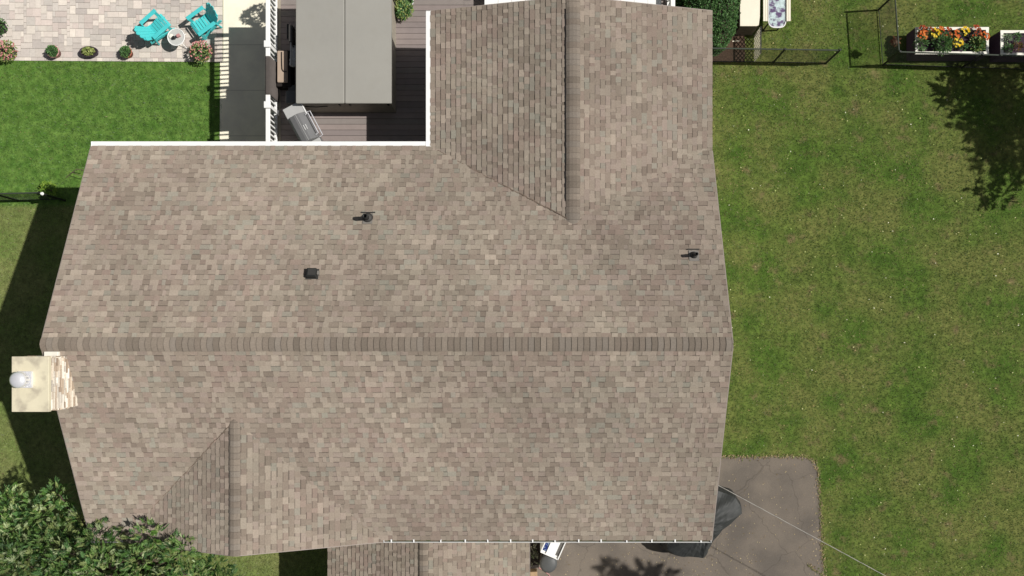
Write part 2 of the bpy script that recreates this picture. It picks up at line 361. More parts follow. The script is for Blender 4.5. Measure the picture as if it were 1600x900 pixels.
slope((WXC, 0, WZ), (0, 1, 0), (WXR - WXC, 0, ZE - WZ), Lw, 27, lambda f: (WYT + f * (YN - WYT) - .35, WYN), key=1)
Lf = math.hypot(3.48, FZ - ZE)
slope((FXC, 0, FZ), (0, -1, 0), (FXL - FXC, 0, ZE - FZ), Lf, 26, lambda f: (-FYT + f * (FYT - YS) - .35, -FYS), key=1)
slope((FXC, 0, FZ), (0, -1, 0), (FXR - FXC, 0, ZE - FZ), Lf, 26, lambda f: (-FYT + f * (FYT - YS) - .35, -FYS), key=1)
Ll = math.hypot(LXC - LXL, LZ - LZE)
slope((LXC, 0, LZ), (0, -1, 0), (LXL - LXC, 0, LZE - LZ), Ll, 23, lambda f: (4.95, 9.5), key=1)
slope((LXC, 0, LZ), (0, -1, 0), (LXR - LXC, 0, LZE - LZ), Ll, 23, lambda f: (4.95, 9.5), key=1)
order = sorted(range(len(singles)), key=lambda i: (0 if 2 <= singles[i][0] < 8 else 1, -singles[i][4], singles[i][0]))
rest = MB()
for r, i in enumerate(order):
    _, V, F, C, _w = singles[i]; m = MB() if r < 300 else rest
    b0 = len(m.v); m.v += [tuple(q) for q in V]
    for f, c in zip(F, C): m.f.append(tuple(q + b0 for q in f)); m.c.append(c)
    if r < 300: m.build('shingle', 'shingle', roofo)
print('tabs', len(singles))
r_ = rest.build('shingle_field', 'shingle', roofo); r_['kind'] = 'stuff'

# ridge caps: folded shingles lapped along each ridge, over a vent strip
CAPT = [(150, 138, 125), (142, 130, 118), (146, 135, 123), (156, 144, 131), (136, 125, 113), (149, 139, 128)]
def caps(A, B, sl, sr, half=.185, ex=.147, lift=.03, name='ridge_cap'):
    """A->B along the ridge; sl/sr are unit vectors down the two slopes"""
    A, B = Vector(A), Vector(B); d = (B - A); L = d.length; d.normalize(); n = int(L / ex); ex = L / n
    for k in range(n):
        a = A + d * (k * ex - .01); b = A + d * ((k + 1) * ex + .006)
        z0, z1 = lift + .006, lift + .017 + random.uniform(0, .005); th = .016; o = random.uniform(-.006, .006)
        V = []
        for p, z in ((a, z0), (b, z1)):
            for q in (p + sl * (half + o) + Vector((0, 0, z * .8)), p + sl * .10 + Vector((0, 0, z + .012)), p + Vector((0, 0, z + .002)), p + sr * .10 + Vector((0, 0, z + .012)), p + sr * (half - o) + Vector((0, 0, z * .8))):
                V.append(q)
        V += [q - Vector((0, 0, th)) for q in V]
        F = [(i, i + 1, i + 6, i + 5) for i in range(4)]
        F += [(10 + i, 15 + i, 16 + i, 11 + i) for i in range(4)]
        F += [(0, 5, 15, 10), (4, 14, 19, 9)] + [(i, 10 + i, 11 + i, i + 1) for i in range(4)] + [(5 + i, 6 + i, 16 + i, 15 + i) for i in range(4)]
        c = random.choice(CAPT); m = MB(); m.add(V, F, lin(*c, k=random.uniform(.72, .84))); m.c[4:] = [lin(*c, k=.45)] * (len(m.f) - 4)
        for sv in (sl, sr):                              # dark lap line just beyond the next butt
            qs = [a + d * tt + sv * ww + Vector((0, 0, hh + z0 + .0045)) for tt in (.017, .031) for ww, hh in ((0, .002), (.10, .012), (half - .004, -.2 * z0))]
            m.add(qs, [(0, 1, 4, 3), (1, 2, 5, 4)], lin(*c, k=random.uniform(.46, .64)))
        m.build(name, 'shingle', roofo)
vn = Vector((0, YN - YR, ZE - ZR)).normalized(); vs_ = Vector((0, YS - YR, zs - ZR)).normalized()
caps((XR - .01, YR, ZR), (XL + .01, YR, ZR), vn, vs_, lift=.034)
wv = Vector((WXL - WXC, 0, ZE - WZ)).normalized(); wv2 = Vector((WXR - WXC, 0, ZE - WZ)).normalized()
fv = Vector((FXL - FXC, 0, ZE - FZ)).normalized(); fv2 = Vector((FXR - FXC, 0, ZE - FZ)).normalized()
lv = Vector((LXL - LXC, 0, LZE - LZ)).normalized(); lv2 = Vector((LXR - LXC, 0, LZE - LZ)).normalized()
caps((WXC, WYT - .12, WZ), (WXC, 3.55, WZ), wv, wv2, lift=.014)
caps((WXC, 3.55, WZ), (WXC, WYN - .3, WZ), wv, wv2, lift=.05)
caps((WXC, WYN - .3, WZ), (WXC, WYN, WZ), wv, wv2, lift=.014)
caps((FXC, FYT + .12, FZ), (FXC, FYS, FZ), fv, fv2, half=.15, lift=.014)
caps((LXC, -5.3, LZ), (LXC, -9.4, LZ), lv, lv2, half=.15, lift=.016)
vs = MB()                                               # dark vent strips under the caps
for s in (vn, vs_): vs.solid([Vector((XL + .1, YR, ZR)) + Vector((0, 0, .022)), Vector((XR - .3, YR, ZR + .022)), Vector((XR - .3, YR, ZR + .022)) + s * .165, Vector((XL + .1, YR, ZR + .022)) + s * .165], .02, Vector((0, 0, 1)))
for s in (wv, wv2): vs.solid([Vector((WXC, 3.6, WZ + .04)), Vector((WXC, WYN - .4, WZ + .04)), Vector((WXC, WYN - .4, WZ + .04)) + s * .165, Vector((WXC, 3.6, WZ + .04)) + s * .165], .04, Vector((0, 0, 1)))
vs.build('vent_strip', 'black_plastic', roofo)

# dark strips along both west-facing valleys: painted shadow of cut shingles, with grit
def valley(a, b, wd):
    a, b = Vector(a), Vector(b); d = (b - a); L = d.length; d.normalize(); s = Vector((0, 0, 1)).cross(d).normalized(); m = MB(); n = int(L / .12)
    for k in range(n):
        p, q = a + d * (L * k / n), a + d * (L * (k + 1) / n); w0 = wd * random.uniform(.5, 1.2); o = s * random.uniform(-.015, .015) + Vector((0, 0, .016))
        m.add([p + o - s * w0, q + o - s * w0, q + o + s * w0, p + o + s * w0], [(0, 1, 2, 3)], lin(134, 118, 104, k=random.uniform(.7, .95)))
    m.build('valley_grit_shade', 'shingle', roofo)
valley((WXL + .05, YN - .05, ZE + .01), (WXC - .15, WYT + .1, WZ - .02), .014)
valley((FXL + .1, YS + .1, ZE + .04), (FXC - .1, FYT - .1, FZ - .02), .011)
# rake trim boards
def board(a, b, wd, ht, nm='rake_board', mt='drip'):
    a, b = Vector(a), Vector(b); d = (b - a); L = d.length; d.normalize()
    s = Vector((0, 0, 1)).cross(d).normalized(); up = d.cross(s).normalized()
    if up.z < 0: up = -up
    M = Matrix((d, s, up)).transposed(); MB().box((a + b) / 2, (L, wd, ht), M=M).build(nm, mt, house)
dz = Vector((0, 0, -.085))
for X, sg in ((XL - .012, 1), (XR + .012, -1)):
    board(Vector((X, YR, ZR)) + dz, Vector((X, YN if sg > 0 else 4.98, ZE if sg > 0 else ZR - PT * (4.98 - YR))) + dz, .02, .16); board(Vector((X, YR, ZR)) + dz, Vector((X, YS, zs)) + dz, .02, .16)
for s, Y in ((1, WYN + .01),):
    board(Vector((WXC, Y, WZ)) + dz, Vector((WXL, Y, ZE)) + dz, .02, .16); board(Vector((WXC, Y, WZ)) + dz, Vector((WXR, Y, ZE)) + dz, .02, .16)
board(Vector((FXC, FYS - .01, FZ)) + dz, Vector((FXL, FYS - .01, ZE)) + dz, .02, .16); board(Vector((FXC, FYS - .01, FZ)) + dz, Vector((FXR, FYS - .01, ZE)) + dz, .02, .16)

# gutters
def gutter(pts_a, pts_b, out, cover):
    a, b = Vector(pts_a), Vector(pts_b); o = Vector(out); m = MB(); up = Vector((0, 0, 1))
    prof = [(0, 0), (0, -.11), (.07, -.11), (.11, -.06), (.125, 0), (.118, 0), (.104, -.057), (.066, -.104), (.006, -.104), (.006, 0)]
    V = [p + o * x + up * z for p in (a, b) for x, z in prof]; n = len(prof)
    m.add(V, [(i, (i + 1) % n, n + (i + 1) % n, n + i) for i in range(n)] + [tuple(range(n)), tuple(range(2 * n - 1, n - 1, -1))])
    g_ = m.build('gutter', 'white_paint', house)
    d = (b - a).normalized()
    if cover:
        c = MB(); c.solid([a + up * .004 + o * .012, b + up * .004 + o * .012, b + o * .128 + up * .004, a + o * .128 + up * .004], .005, up); c.build('gutter_cover', 'white_paint', g_)
    else:
        L = (b - a).length; k = .2
        l = MB(); l.solid([a + o * .008 - up * .03, b + o * .008 - up * .03, b + o * .10 - up * .03, a + o * .10 - up * .03], .05, up); l.build('leaf_litter', 'litter', g_)
        while k < L:
            h = MB(); h.box(a + d * k + o * .06 + up * .002, (.035, .12, .012)); h.build('hanger', 'white_paint', g_); k += random.uniform(.58, .72)
    for e in (a, b):
        MB().box(e + o * .06 - up * .05, (.012, .13, .125) if abs(d.x) > .5 else (.13, .012, .125)).build('end_cap', 'white_paint', g_)
    return g_
gutter((XL + .01, YN + .005, ZE + .005), (WXL - .125, YN + .005, ZE + .005), (0, 1, 0), True)
gutter((WXL - .002, YN + .005, ZE + .005), (WXL - .002, WYN - .01, ZE + .005), (-1, 0, 0), True)
gutter((FXR + .0, YS + .045, zs + .004), (XR - .02, YS + .045, zs + .004), (0, -1, 0), False)
gutter((XL + .01, YS + .045, zs + .004), (FXL, YS + .045, zs + .004), (0, -1, 0), False)
MB().tube([(4.75, -5.1, 4.8), (4.75, -5.12, .1)], .04).build('downspout', 'white_paint', house)

# chimney
ch = MB().prism([(-11.86, -1.62), (-11.14, -1.62), (-11.14, -.46), (-11.86, -.46)], 0, 7.72).build('chimney', 'siding', house)
st = MB(); SC = [(214, 204, 188), (198, 182, 162), (180, 162, 142), (226, 220, 208), (156, 138, 120), (205, 192, 174), (190, 182, 170)]
def stones(fix, axis, a0, a1, z0, z1, out):
    z = z0
    while z < z1 - .01:
        h = random.uniform(.035, .075); h = min(h, z1 - z); a = a0
        while a < a1 - .01:
            wd = min(random.uniform(.12, .42), a1 - a); t = random.uniform(.025, .065)
            c = [0, 0, z + h / 2]; s = [0, 0, h - .006]; c[axis] = a + wd / 2; s[axis] = wd - .006; c[1 - axis] = fix + out * t / 2; s[1 - axis] = t
            st.box(c, s, col=lin(*random.choice(SC), k=random.uniform(.7, 1.0))); a += wd
        z += h
stones(-11.14, 1, -1.64, -.44, 5.9, 7.71, 1); stones(-11.86, 1, -1.64, -.44, 0, 7.71, -1)
stones(-1.62, 0, -11.86, -11.14, 4.0, 7.71, -1); stones(-.46, 0, -11.86, -11.14, 4.0, 7.71, 1)
s_ = st.build('stone_veneer', 'stone', ch); s_['kind'] = 'stuff'
bevel(MB().box((-11.505, -1.04, 7.78), (.86, 1.28, .10)).build('capstone', 'slab', ch), .01)
bevel(MB().box((-11.40, -.37, 7.16), (.34, .15, .10)).build('ledge_stone', 'white_aged', ch), .015)
fl = MB().box((-11.60, -.93, 7.86), (.32, .38, .06)).build('flue_collar', 'steel', ch)
MB().lathe((-11.62, -.93, 7.88), [(.11, 0), (.11, .18), (.12, .19)], 20).build('flue_pipe', 'steel', ch, True)
MB().lathe((-11.63, -.93, 8.02), [(.11, -.03), (.165, .0), (.19, .05), (.18, .09), (.14, .125), (.08, .15), (.02, .155)], 28).build('rain_cap', 'steel', ch, True)
for k in range(14):
    a = k * 2 * PI / 14
    MB().box((-11.63 + .17 * math.cos(a), -.93 + .17 * math.sin(a), 7.98), (.012, .05, .13), rz=a).build('cap_vane', 'steel', ch)

# roof vents
def roofz(y): return ZR - PT * abs(y - YR)
def onroof(px, py):
    y = 0
    for _ in range(30):
        z = roofz(y); y = P(px, py, z).y
    return P(px, py, roofz(y))
tilt = Matrix.Rotation(-math.atan(PT), 3, 'X')
def pipevent(px, py, rr, hh, fx, mtc):
    b = onroof(px, py); o = MB(); o.box(b + tilt @ Vector((0, -.02, .019)), (.25, .30, .008), M=tilt); v = o.build('pipe_vent', mtc, house)
    MB().box(b + tilt @ Vector((fx, .155, .034)), (.36 if rr > .05 else .30, .030, .012), M=tilt).build('flange_strip', 'dark_rubber', v)
    MB().lathe(b, [(rr * 2.3, .0), (rr * 1.9, .08), (rr * 1.25, .12)], 18).build('boot', 'dark_rubber', v, True)
    MB().lathe(b, [(rr, .02), (rr, hh), (rr * .8, hh + .002), (rr * .78, hh - .12), (.001, hh - .12)], 18).build('pipe', 'black_plastic' if mtc == 'grey_metal' else 'dark_rubber', v, True)
    return v
pipevent(575, 341, .06, .40, 0, 'grey_metal')
pipevent(1084, 399, .042, .36, .0, 'dark_sheet' if 'dark_sheet' in MT else 'grey_metal')
b = onroof(489, 429); v = MB().box(b + tilt @ Vector((0, 0, .03)), (.3, .28, .01), M=tilt).build('box_vent', 'dark_rubber', house)
bevel(MB().box(b + tilt @ Vector((-.01, 0, .085)), (.24, .24, .10), M=tilt).build('hood', 'black_plastic', v), .015)
MB().box(b + tilt @ Vector((0, 0, .140)), (.19, .17, .012), M=tilt).build('hood_top', 'dark_rubber', v)
MB().box(b + tilt @ Vector((.145, .01, .06)), (.05, .10, .06), M=tilt).build('spout', 'grey_metal', v)

# overhead service cable
cab = MB(); A = Vector((4.6, -3.66, 4.62)); B = Vector((22, -13.1, 5.4)); pts = []
for k in range(61):
    t = k / 60; p = A.lerp(B, t); p.z -= .35 * math.sin(PI * t) * 1; pts.append(p)
for ph in (0, 2.1, 4.2): cab.tube([p + Vector((0, .007 * math.cos(ph + i * 1.3), .012 * math.sin(ph + i * 1.3))) for i, p in enumerate(pts)], .0048, 5)
tag(cab.build('service_cable', 'wire'), 'pale overhead service cable slanting over the driveway to the lower right', 'cable')

# ------------------------------------------------------------------ deck
DZ = 2.62
deck = thing('deck', 'raised deck of grey-brown boards behind the house around the hot tub', 'deck', (-5.2, 7, DZ))
DX0 = -7.60; y = 4.86; bw = .1685; k = 0
while y < 10.4:
    for (a, b) in (((DX0, WXL + .32),) if y < WYN - .3 else ((DX0, -1.9), (-1.9, 4.3))):
        c = random.choice([(150, 138, 134), (144, 133, 130), (156, 143, 138), (147, 138, 133)]); m = MB()
        m.box(((a + b) / 2, y + bw / 2, DZ - .015), (b - a - .004, bw - .010, .03), col=lin(*c, k=random.uniform(.78, .88))); m.build('deck_board', 'composite', deck)
    y += bw
fr = MB()
for yy in (4.9, 6.9, 8.9, 10.35): fr.box(((DX0 + (WXL if yy < 8.5 else 4.3)) / 2, yy, DZ - .15), ((WXL if yy < 8.5 else 4.3) - DX0 - .04, .05, .22))
fr.box((DX0 + .02, 7.6, DZ - .14), (.04, 5.6, .22)); fr.box((4.27, 9.4, DZ - .14), (.04, 1.9, .22)); fr.box((DX0 + .3, 7.6, DZ - .0405), (.5, 5.5, .02))
fr.build('frame', 'cabinet', deck)
MB().box((-3.5, 7.6, DZ - .05), (0 + 2.3, 5.4, .02)).build('underlay', 'cabinet', deck); MB().box((-5.85, 7.6, DZ - .056), (3.4, 5.4, .02)).build('underlay', 'cabinet', deck)
MB().box((1.0, 9.45, DZ - .05), (6.4, 1.8, .02)).build('underlay', 'cabinet', deck)
for x, yy in ((-7.7, 5.5), (-7.7, 8), (-7.7, 10.2), (-4.8, 10.2), (-1.5, 10.2), (1.5, 10.2), (4.1, 10.2)): MB().box((x, yy, (DZ - .2) / 2), (.14, .14, DZ - .2)).build('support_post', 'white_paint', deck)
bb = MB(); bb.box((DX0 + .21, 7.63, DZ + .008), (.11, 5.5, .012), col=lin(176, 166, 150, k=.8)); bb.build('border_board', 'composite', deck)

def railing(label, A, B, inner, posts, cap_w=.125):
    """white railing from A to B at deck level"""
    A, B = Vector(A), Vector(B); d = (B - A); L = d.length; d.normalize(); rz = math.atan2(d.y, d.x)
    t = thing('deck_railing', label, 'railing', A, 0, 'white railings around the deck'); bpy.context.view_layer.update()
    up = Vector((0, 0, 1)); mid = (A + B) / 2
    bevel(MB().box(mid + up * .80, (L, cap_w, .045), rz).build('top_rail', 'white_paint', t), .008)
    MB().box(mid + up * .755, (L, .05, .05), rz).build('upper_rail', 'white_paint', t)
    MB().box(mid + up * .09, (L, .08, .06), rz).build('bottom_rail', 'white_paint', t)
    n = int(L / .138); q = L / n
    for k in range(n):
        p = A + d * (q * (k + .5))
        if any(abs(k_ - q * (k + .5)) < .09 for k_ in posts): continue
        MB().box(p + up * .43, (.045, .045, .64), rz).build('baluster', 'white_paint', t)
    for s in posts:
        p = A + d * s
        po = MB().box(p + up * .41, (.10, .10, .86), rz).build('post', 'white_paint', t)
        bevel(MB().box(p + up * .865, (.19, .19, .05), rz).build('post_cap', 'white_paint', po), .012)
        bevel(MB().box(p + up * .04, (.16, .16, .07), rz).build('post_skirt', 'white_paint', po), .012)
    return t
RX = -7.45
railing('long white railing on the west side of the deck beside the concrete path', (RX, 5.0, DZ), (RX, 10.2, DZ), 1, [.25, 1.70, 3.44, 5.15])
railing('white railing across the north end of the deck', (RX, 10.2, DZ), (4.15, 10.2, DZ), 1, [2.2, 4.3, 6.4, 8.5, 10.5])
railing('short white railing at the east end of the deck by the hedge', (4.15, 8.7, DZ), (4.15, 10.2, DZ), 1, [.1, 1.4])
# rug over the rail
rg = MB(); ya, yb = P(0, 148, DZ + .82).y, P(0, 88, DZ + .82).y; n = 14
prof = [(-.075, -.65), (-.078, -.3), (-.07, .045), (-.03, .062), (.03, .064), (.075, .045), (.082, -.25), (.088, -.74)]
V = []
for i in range(n + 1):
    for x, z in prof: V.append((RX + x + .006 * math.sin(i * 1.7 + z * 4) * (z < 0), ya + (yb - ya) * i / n, DZ + .785 + z))
F = [(i * 8 + k, i * 8 + k + 1, i * 8 + 9 + k, i * 8 + 8 + k) for i in range(n) for k in range(7)]
rg.add(V, F); o = rg.build('rug', 'rug', None, True); sm = o.modifiers.new('solid', 'SOLIDIFY'); sm.thickness = .012
tag(o, 'plain dark brown rug hung over the west deck railing', 'rug')

# white awning roof at the north of the wing
aw = thing('patio_awning', 'flat white awning roof just beyond the rear wing at the photo top', 'awning', (1.3, 11, 0))
for k in range(13):
    x0 = -1.27 + k * .397; MB().box((x0 + .1985, 11.2, 3.0 + .002 * (k % 2)), (.39, 3.2, .05)).build('roof_panel', 'white_paint', aw)
for x in (-1.2, 3.8): MB().box((x, 12.6, 1.48), (.1, .1, 2.95)).build('post', 'white_paint', aw); MB().box((x, 10.36, 2.67), (.1, .1, .60)).build('bracket_post', 'white_paint', aw)

# hot tub
tub = thing('hot_tub', 'large square hot tub under a grey folding vinyl cover with a centre fold', 'hot tub', (-5.25, 8.3, DZ)); bpy.context.view_layer.update()
TX0, TX1, TY0, TY1 = P(463, 162, DZ + 1.06).x, P(612, 162, DZ + 1.10).x, P(463, 162, DZ + 1.06).y, 9.86; TH = DZ + .15
MB().box(((TX0 + TX1) / 2, (TY0 + TY1) / 2, DZ + .49), (TX1 - TX0 - .12, TY1 - TY0 - .10, .98)).build('cabinet', 'tub_side', tub)
MB().box(((TX0 + TX1) / 2, (TY0 + TY1) / 2, TH + .852), (TX1 - TX0 - .06, TY1 - TY0 - .05, .02)).build('rim', 'grey_metal', tub)
for a, b in ((TX0, -5.194), (-5.178, TX1)):
    hf = MB(); cx = (a + b) / 2; hi = .115 if a < -5.3 else .115
    xs = (a, a + .03, b - .03, b); 
    V = [(a, TY0, TH + .865), (b, TY0, TH + .865), (b, TY1, TH + .865), (a, TY1, TH + .865), (a, TY0, TH + (.935 if a == TX0 else .965)), (b, TY0, TH + (.965 if a == TX0 else .935)), (b, TY1, TH + (.965 if a == TX0 else .935)), (a, TY1, TH + (.935 if a == TX0 else .965))]
    hf.add(V, [(3, 2, 1, 0), (4, 5, 6, 7), (0, 1, 5, 4), (1, 2, 6, 5), (2, 3, 7, 6), (3, 0, 4, 7)]); q = bevel(hf.build('cover_half', 'lid_vinyl', tub), .025, 3)
    e = a + .006 if a == TX0 else b - .006
    MB().tube([(a + .02, TY0 + .004, TH + .945), (b - .02, TY0 + .004, TH + .945)], .008, 6).build('piping', 'lid_edge', q)
    MB().tube([(e, TY0 + .02, TH + .93), (e, TY1 - .02, TH + .93)], .010, 6).build('piping', 'lid_edge', q)
MB().box((-5.186, (TY0 + TY1) / 2, TH + .955), (.012, TY1 - TY0 - .02, .016)).build('fold_strip', 'lid_edge', tub)
MB().tube([(-6.5, TY0 + .02, DZ + .75), (-6.1, TY0 + .01, DZ + .70), (-5.75, TY0 + .01, DZ + .78)], .014, 6).build('cover_strap', 'black_plastic', tub)
for x in (-6.5, -5.4, -5.1, -4.0): MB().box((x, TY0 + .035, DZ + .80), (.05, .02, .14)).build('buckle_strap', 'black_plastic', tub)
lf = thing('cover_lifter', 'thin grey metal lifter bar along the west side of the hot tub', 'lifter', (-6.8, 8.6, DZ)); bpy.context.view_layer.update()
MB().tube([P(454.5, 48, DZ + .7), P(454.5, 102, DZ + .7)], .022, 8).build('bar', 'grill_light', lf)
for yy in (50, 100): MB().tube([P(454.5, yy, DZ + .7), P(464, yy, DZ + .4)], .02, 8).build('arm', 'grill_light', lf)
for i, (pt) in enumerate(((458, 58, .12), (459, 68, .1))):
    pass
pl = MB(); c0 = P(459, 88, DZ + .6)
for i in range(5): pl.lathe(c0 + Vector((random.uniform(-.02, .02), (i - 2) * .11, 0)), [(.03, -.06), (.10, -.04), (.12, 0), (.10, .05), (.03, .07)], 14, 1, .8)
tag(pl.build('cushion', 'grill_light', None, True), 'crumpled pale grey cushion squeezed between the hot tub and its lifter bar', 'cushion')
bk = thing('folded_chair', 'black folded chair standing in shade by the west side of the hot tub', 'chair', (-6.95, 8.9, DZ)); bpy.context.view_layer.update()
for dy in (0, .45): MB().tube([P(453, 44, DZ + .05) - Vector((0, dy, 0)), P(458, 48, DZ + .75) - Vector((0, dy, 0)), P(461, 52, DZ + .4) - Vector((0, dy, 0))], .018, 6).build('leg', 'black_plastic', bk)
MB().box(P(457, 56, DZ + .6), (.10, .46, .40)).build('seat', 'dark_rubber', bk); MB().box(P(452, 52, DZ + .35), (.04, .42, .34)).build('backrest', 'black_plastic', bk)
stp = thing('tub_steps', 'two grey plastic steps at the south-west corner of the hot tub', 'steps', (-6.95, 7.2, DZ)); bpy.context.view_layer.update()
bevel(MB().box(P(459, 156, DZ + .30), (.30, .36, .58)).build('upper_step', 'grey_plastic', stp), .02)
bevel(MB().box(P(458, 142, DZ + .16), (.22, .26, .30)).build('lower_step', 'grey_plastic', stp), .02)

# wicker storage seat with tan cushion
c = P(441, 104, DZ + .45); ws = thing('wicker_bench', 'black wicker bench with a tan cushion and dark cord beside the deck railing', 'bench', (c.x, c.y, DZ)); bpy.context.view_layer.update()
bevel(MB().box((c.x + .02, c.y - .03, DZ + .19), (.42, 1.05, .38)).build('base', 'wicker', ws), .02)
q = bevel(MB().box((c.x, c.y, DZ + .42), (.30, .92, .09)).build('cushion', 'tan_cushion', ws), .03, 3)
pp = [P(440, 81, DZ + .485), P(440.3, 100, DZ + .485), P(440.8, 108, DZ + .485), P(443, 111.5, DZ + .485), P(448, 112, DZ + .48)]
MB().tube(pp, .013, 6).build('cord', 'wicker', q)

# grill
gc = P(472, 197, DZ + .9); ga = math.atan2(-(221 - 176), 475 - 452) ; gd = math.radians(-62)
gr = thing('gas_grill', 'grey gas grill with side shelf, set at an angle on the deck', 'grill', (gc.x, gc.y, DZ), gd)
L_ = lambda o: local(o, gr)
L_(bevel(MB().box((.05, 0, .38), (.74, .48, .66)).build('cart', 'grill_dark'), .01))
L_(bevel(MB().box((-.50, 0, .86), (.36, .56, .05)).build('side_shelf', 'grill_light'), .012))
L_(bevel(MB().box((.70, 0, .86), (.40, .56, .05)).build('side_shelf', 'grill_light'), .012))
hd = MB(); pr = [(-.27, .80), (-.27, .90), (-.20, 1.0), (-.06, 1.05), (.07, 1.045), (.22, .96), (.28, .86), (.28, .80)]
V = [(x, y, z) for x in (-.32, .50) for y, z in pr]
hd.add(V, [(i, (i + 1) % 8, 8 + (i + 1) % 8, 8 + i) for i in range(8)] + [tuple(range(8)), tuple(range(15, 7, -1))]); hdo = bevel(hd.build('lid', 'grill_dark'), .008); L_(hdo)
L_(MB().box((-.0 + .09, -.0, 1.056), (.80, .012, .012)).build('lid_seam', 'grill_light'))
L_(MB().tube([(-.22, .24, .98), (-.22, .33, 1.0), (.42, .33, 1.0), (.42, .24, .98)], .016, 8).build('lid_handle', 'steel'))
L_(MB().tube([(-.30, .30, .90), (-.28, .40, .90), (.5, .40, .90), (.5, .30, .90)], .014, 8).build('towel_bar', 'steel'))
L_(MB().box((-.47, .285, .865), (.42, .03, .07)).build('shelf_trim', 'white_paint'))
L_(MB().box((.12, .12, 1.035), (.15, .012, .02), rz=0).build('badge_bar', 'white_paint')); L_(MB().box((.12, .06, 1.052), (.15, .012, .012)).build('badge_bar', 'white_paint'))
L_(MB().lathe((-.34, .02, .88), [(.02, 0), (.02, .05), (.012, .06)], 10).build('knob', 'steel'))
for x in (-.25, .35):
    for yy in (-.2, .2): L_(MB().lathe((x, yy, .0), [(.04, .0), (.04, .06)], 10).build('caster', 'black_plastic'))

# ------------------------------------------------------------------ leaves and plants
def leafcols(pal, k0=.8, k1=1.15): return [lin(*random.choice(pal), k=random.uniform(k0, k1)) for _ in range(64)]
TREE = [(92, 124, 58), (76, 110, 50), (64, 98, 50), (112, 140, 76), (84, 120, 68), (52, 82, 40), (136, 150, 92), (104, 136, 74), (58, 92, 38), (80, 114, 46), (160, 174, 128)]
HEDGE = [(86, 124, 68), (72, 108, 60), (106, 144, 88), (62, 94, 50), (98, 136, 74)]
def leaf(m, p, d, ln, wd, cc, nrm=None):
    d = d.normalized(); up = nrm or Vector((random.uniform(-.5, .5), random.uniform(-.5, .5), 1))
    s = d.cross(up)
    if s.length < 1e-3: s = Vector((1, 0, 0))
    s.normalize(); k = up.normalized() * wd * .25
    m.add([p, p + d * ln * .45 + s * wd / 2 + k, p + d * ln, p + d * ln * .45 - s * wd / 2 + k], [(0, 1, 2), (0, 2, 3)], cc)
def rdir(zmin=-.3):
    while True:
        v = Vector((random.gauss(0, 1), random.gauss(0, 1), random.gauss(0, 1))).normalized()
        if v.z > zmin: return v
def sprays(m, blobs, per_m2, ln, wd, pal, nl=(7, 10), zmin=-.2, droop=.35, shell=.55):
    cols = leafcols(pal)
    for (c, r, sq) in blobs:
        c = Vector(c); n = int(per_m2 * r * r)
        tint = random.uniform(.68, 1.2)
        for _ in range(n):
            v = rdir(zmin); rr = r * (shell + (1 - shell) * random.random() ** .6) * (1 + .16 * math.sin(v.x * 6 + c.x) * math.cos(v.y * 7 + c.y))
            p = c + Vector((v.x * rr, v.y * rr, v.z * rr * sq)); ax = (v + rdir(-1) * .8); ax.z -= droop; ax.normalize()
            sd = ax.cross(rdir(-1)); 
            if sd.length < .01: continue
            sd.normalize(); k = random.randint(*nl); cc = random.choice(cols); cc = tuple(q * tint for q in cc[:3]) + (1,)
            tw = ln * 1.3
            for i in range(k):
                t = (i // 2 + 1) / (k / 2 + 1); sg = 1 if i % 2 else -1
                dd = (ax * (.55 + .6 * t) + sd * sg * (1.0 - .6 * t)); leaf(m, p + ax * tw * t, dd, ln * random.uniform(.75, 1.1), wd * random.uniform(.8, 1.15), cc)
            leaf(m, p + ax * tw, ax, ln, wd, cc)
def limbs(m, base, top, ends, r0=.16):
    base, top = Vector(base), Vector(top)
    pts = [base.lerp(top, t) + Vector((.08 * math.sin(5 * t), .06 * math.cos(4 * t), 0)) for t in (0, .25, .5, .75, 1)]
    m.tube(pts, [r0 * (1.35 - .75 * t) for t in (0, .25, .5, .75, 1)], 10)
    for e in ends:
        e = Vector(e); s = base.lerp(top, random.uniform(.5, .95)); mid = s.lerp(e, .5) + Vector((random.uniform(-.2, .2), random.uniform(-.2, .2), .15))
        m.tube([s, mid, e], [r0 * .45, r0 * .28, r0 * .1], 7)
def tree(label, base, top, blobs, per=95, ln=.16, wd=.06, pal=TREE, r0=.16, name='leafy_tree', **kw):
    t = thing(name, label, 'tree', base); bpy.context.view_layer.update()
    b = MB(); limbs(b, base, top, [q[0] for q in blobs], r0); b.build('trunk', 'bark', t, True)
    m = MB(); sprays(m, blobs, per, ln, wd, pal, **kw); m.build('crown', 'leaf', t)
    return t
# front-corner tree, its crown lapping the roof
def TB(px, py, z, r, sq=.8): return (P(px, py, z), r, sq)
blobs = [TB(30, 835, 3.6, .95), TB(75, 805, 4.0, .62), TB(92, 772, 4.2, .36), TB(100, 850, 4.3, .8), TB(20, 790, 3.2, .55), TB(45, 885, 4.4, .9), TB(-30, 860, 3.8, 1.0), TB(125, 885, 4.9, .85),
         TB(160, 845, 5.3, .55), TB(235, 838, 5.75, .42), TB(165, 900, 5.6, .8), TB(225, 880, 5.7, .6), TB(285, 868, 5.8, .52), TB(215, 930, 5.2, .9), TB(300, 900, 5.5, .62), TB(335, 890, 5.3, .45), TB(345, 925, 5.2, .6), TB(120, 950, 4.8, 1.1), TB(40, 960, 4.2, 1.1), TB(270, 950, 5.0, .9), TB(310, 842, 5.7, .22), TB(128, 812, 4.6, .34)]
tree('big leafy green tree at the front left corner with its crown over the eave', (-12.3, -7.2, 0), (-11.6, -6.6, 3.9), blobs, per=400, ln=.105, wd=.029, r0=.19, shell=.35)
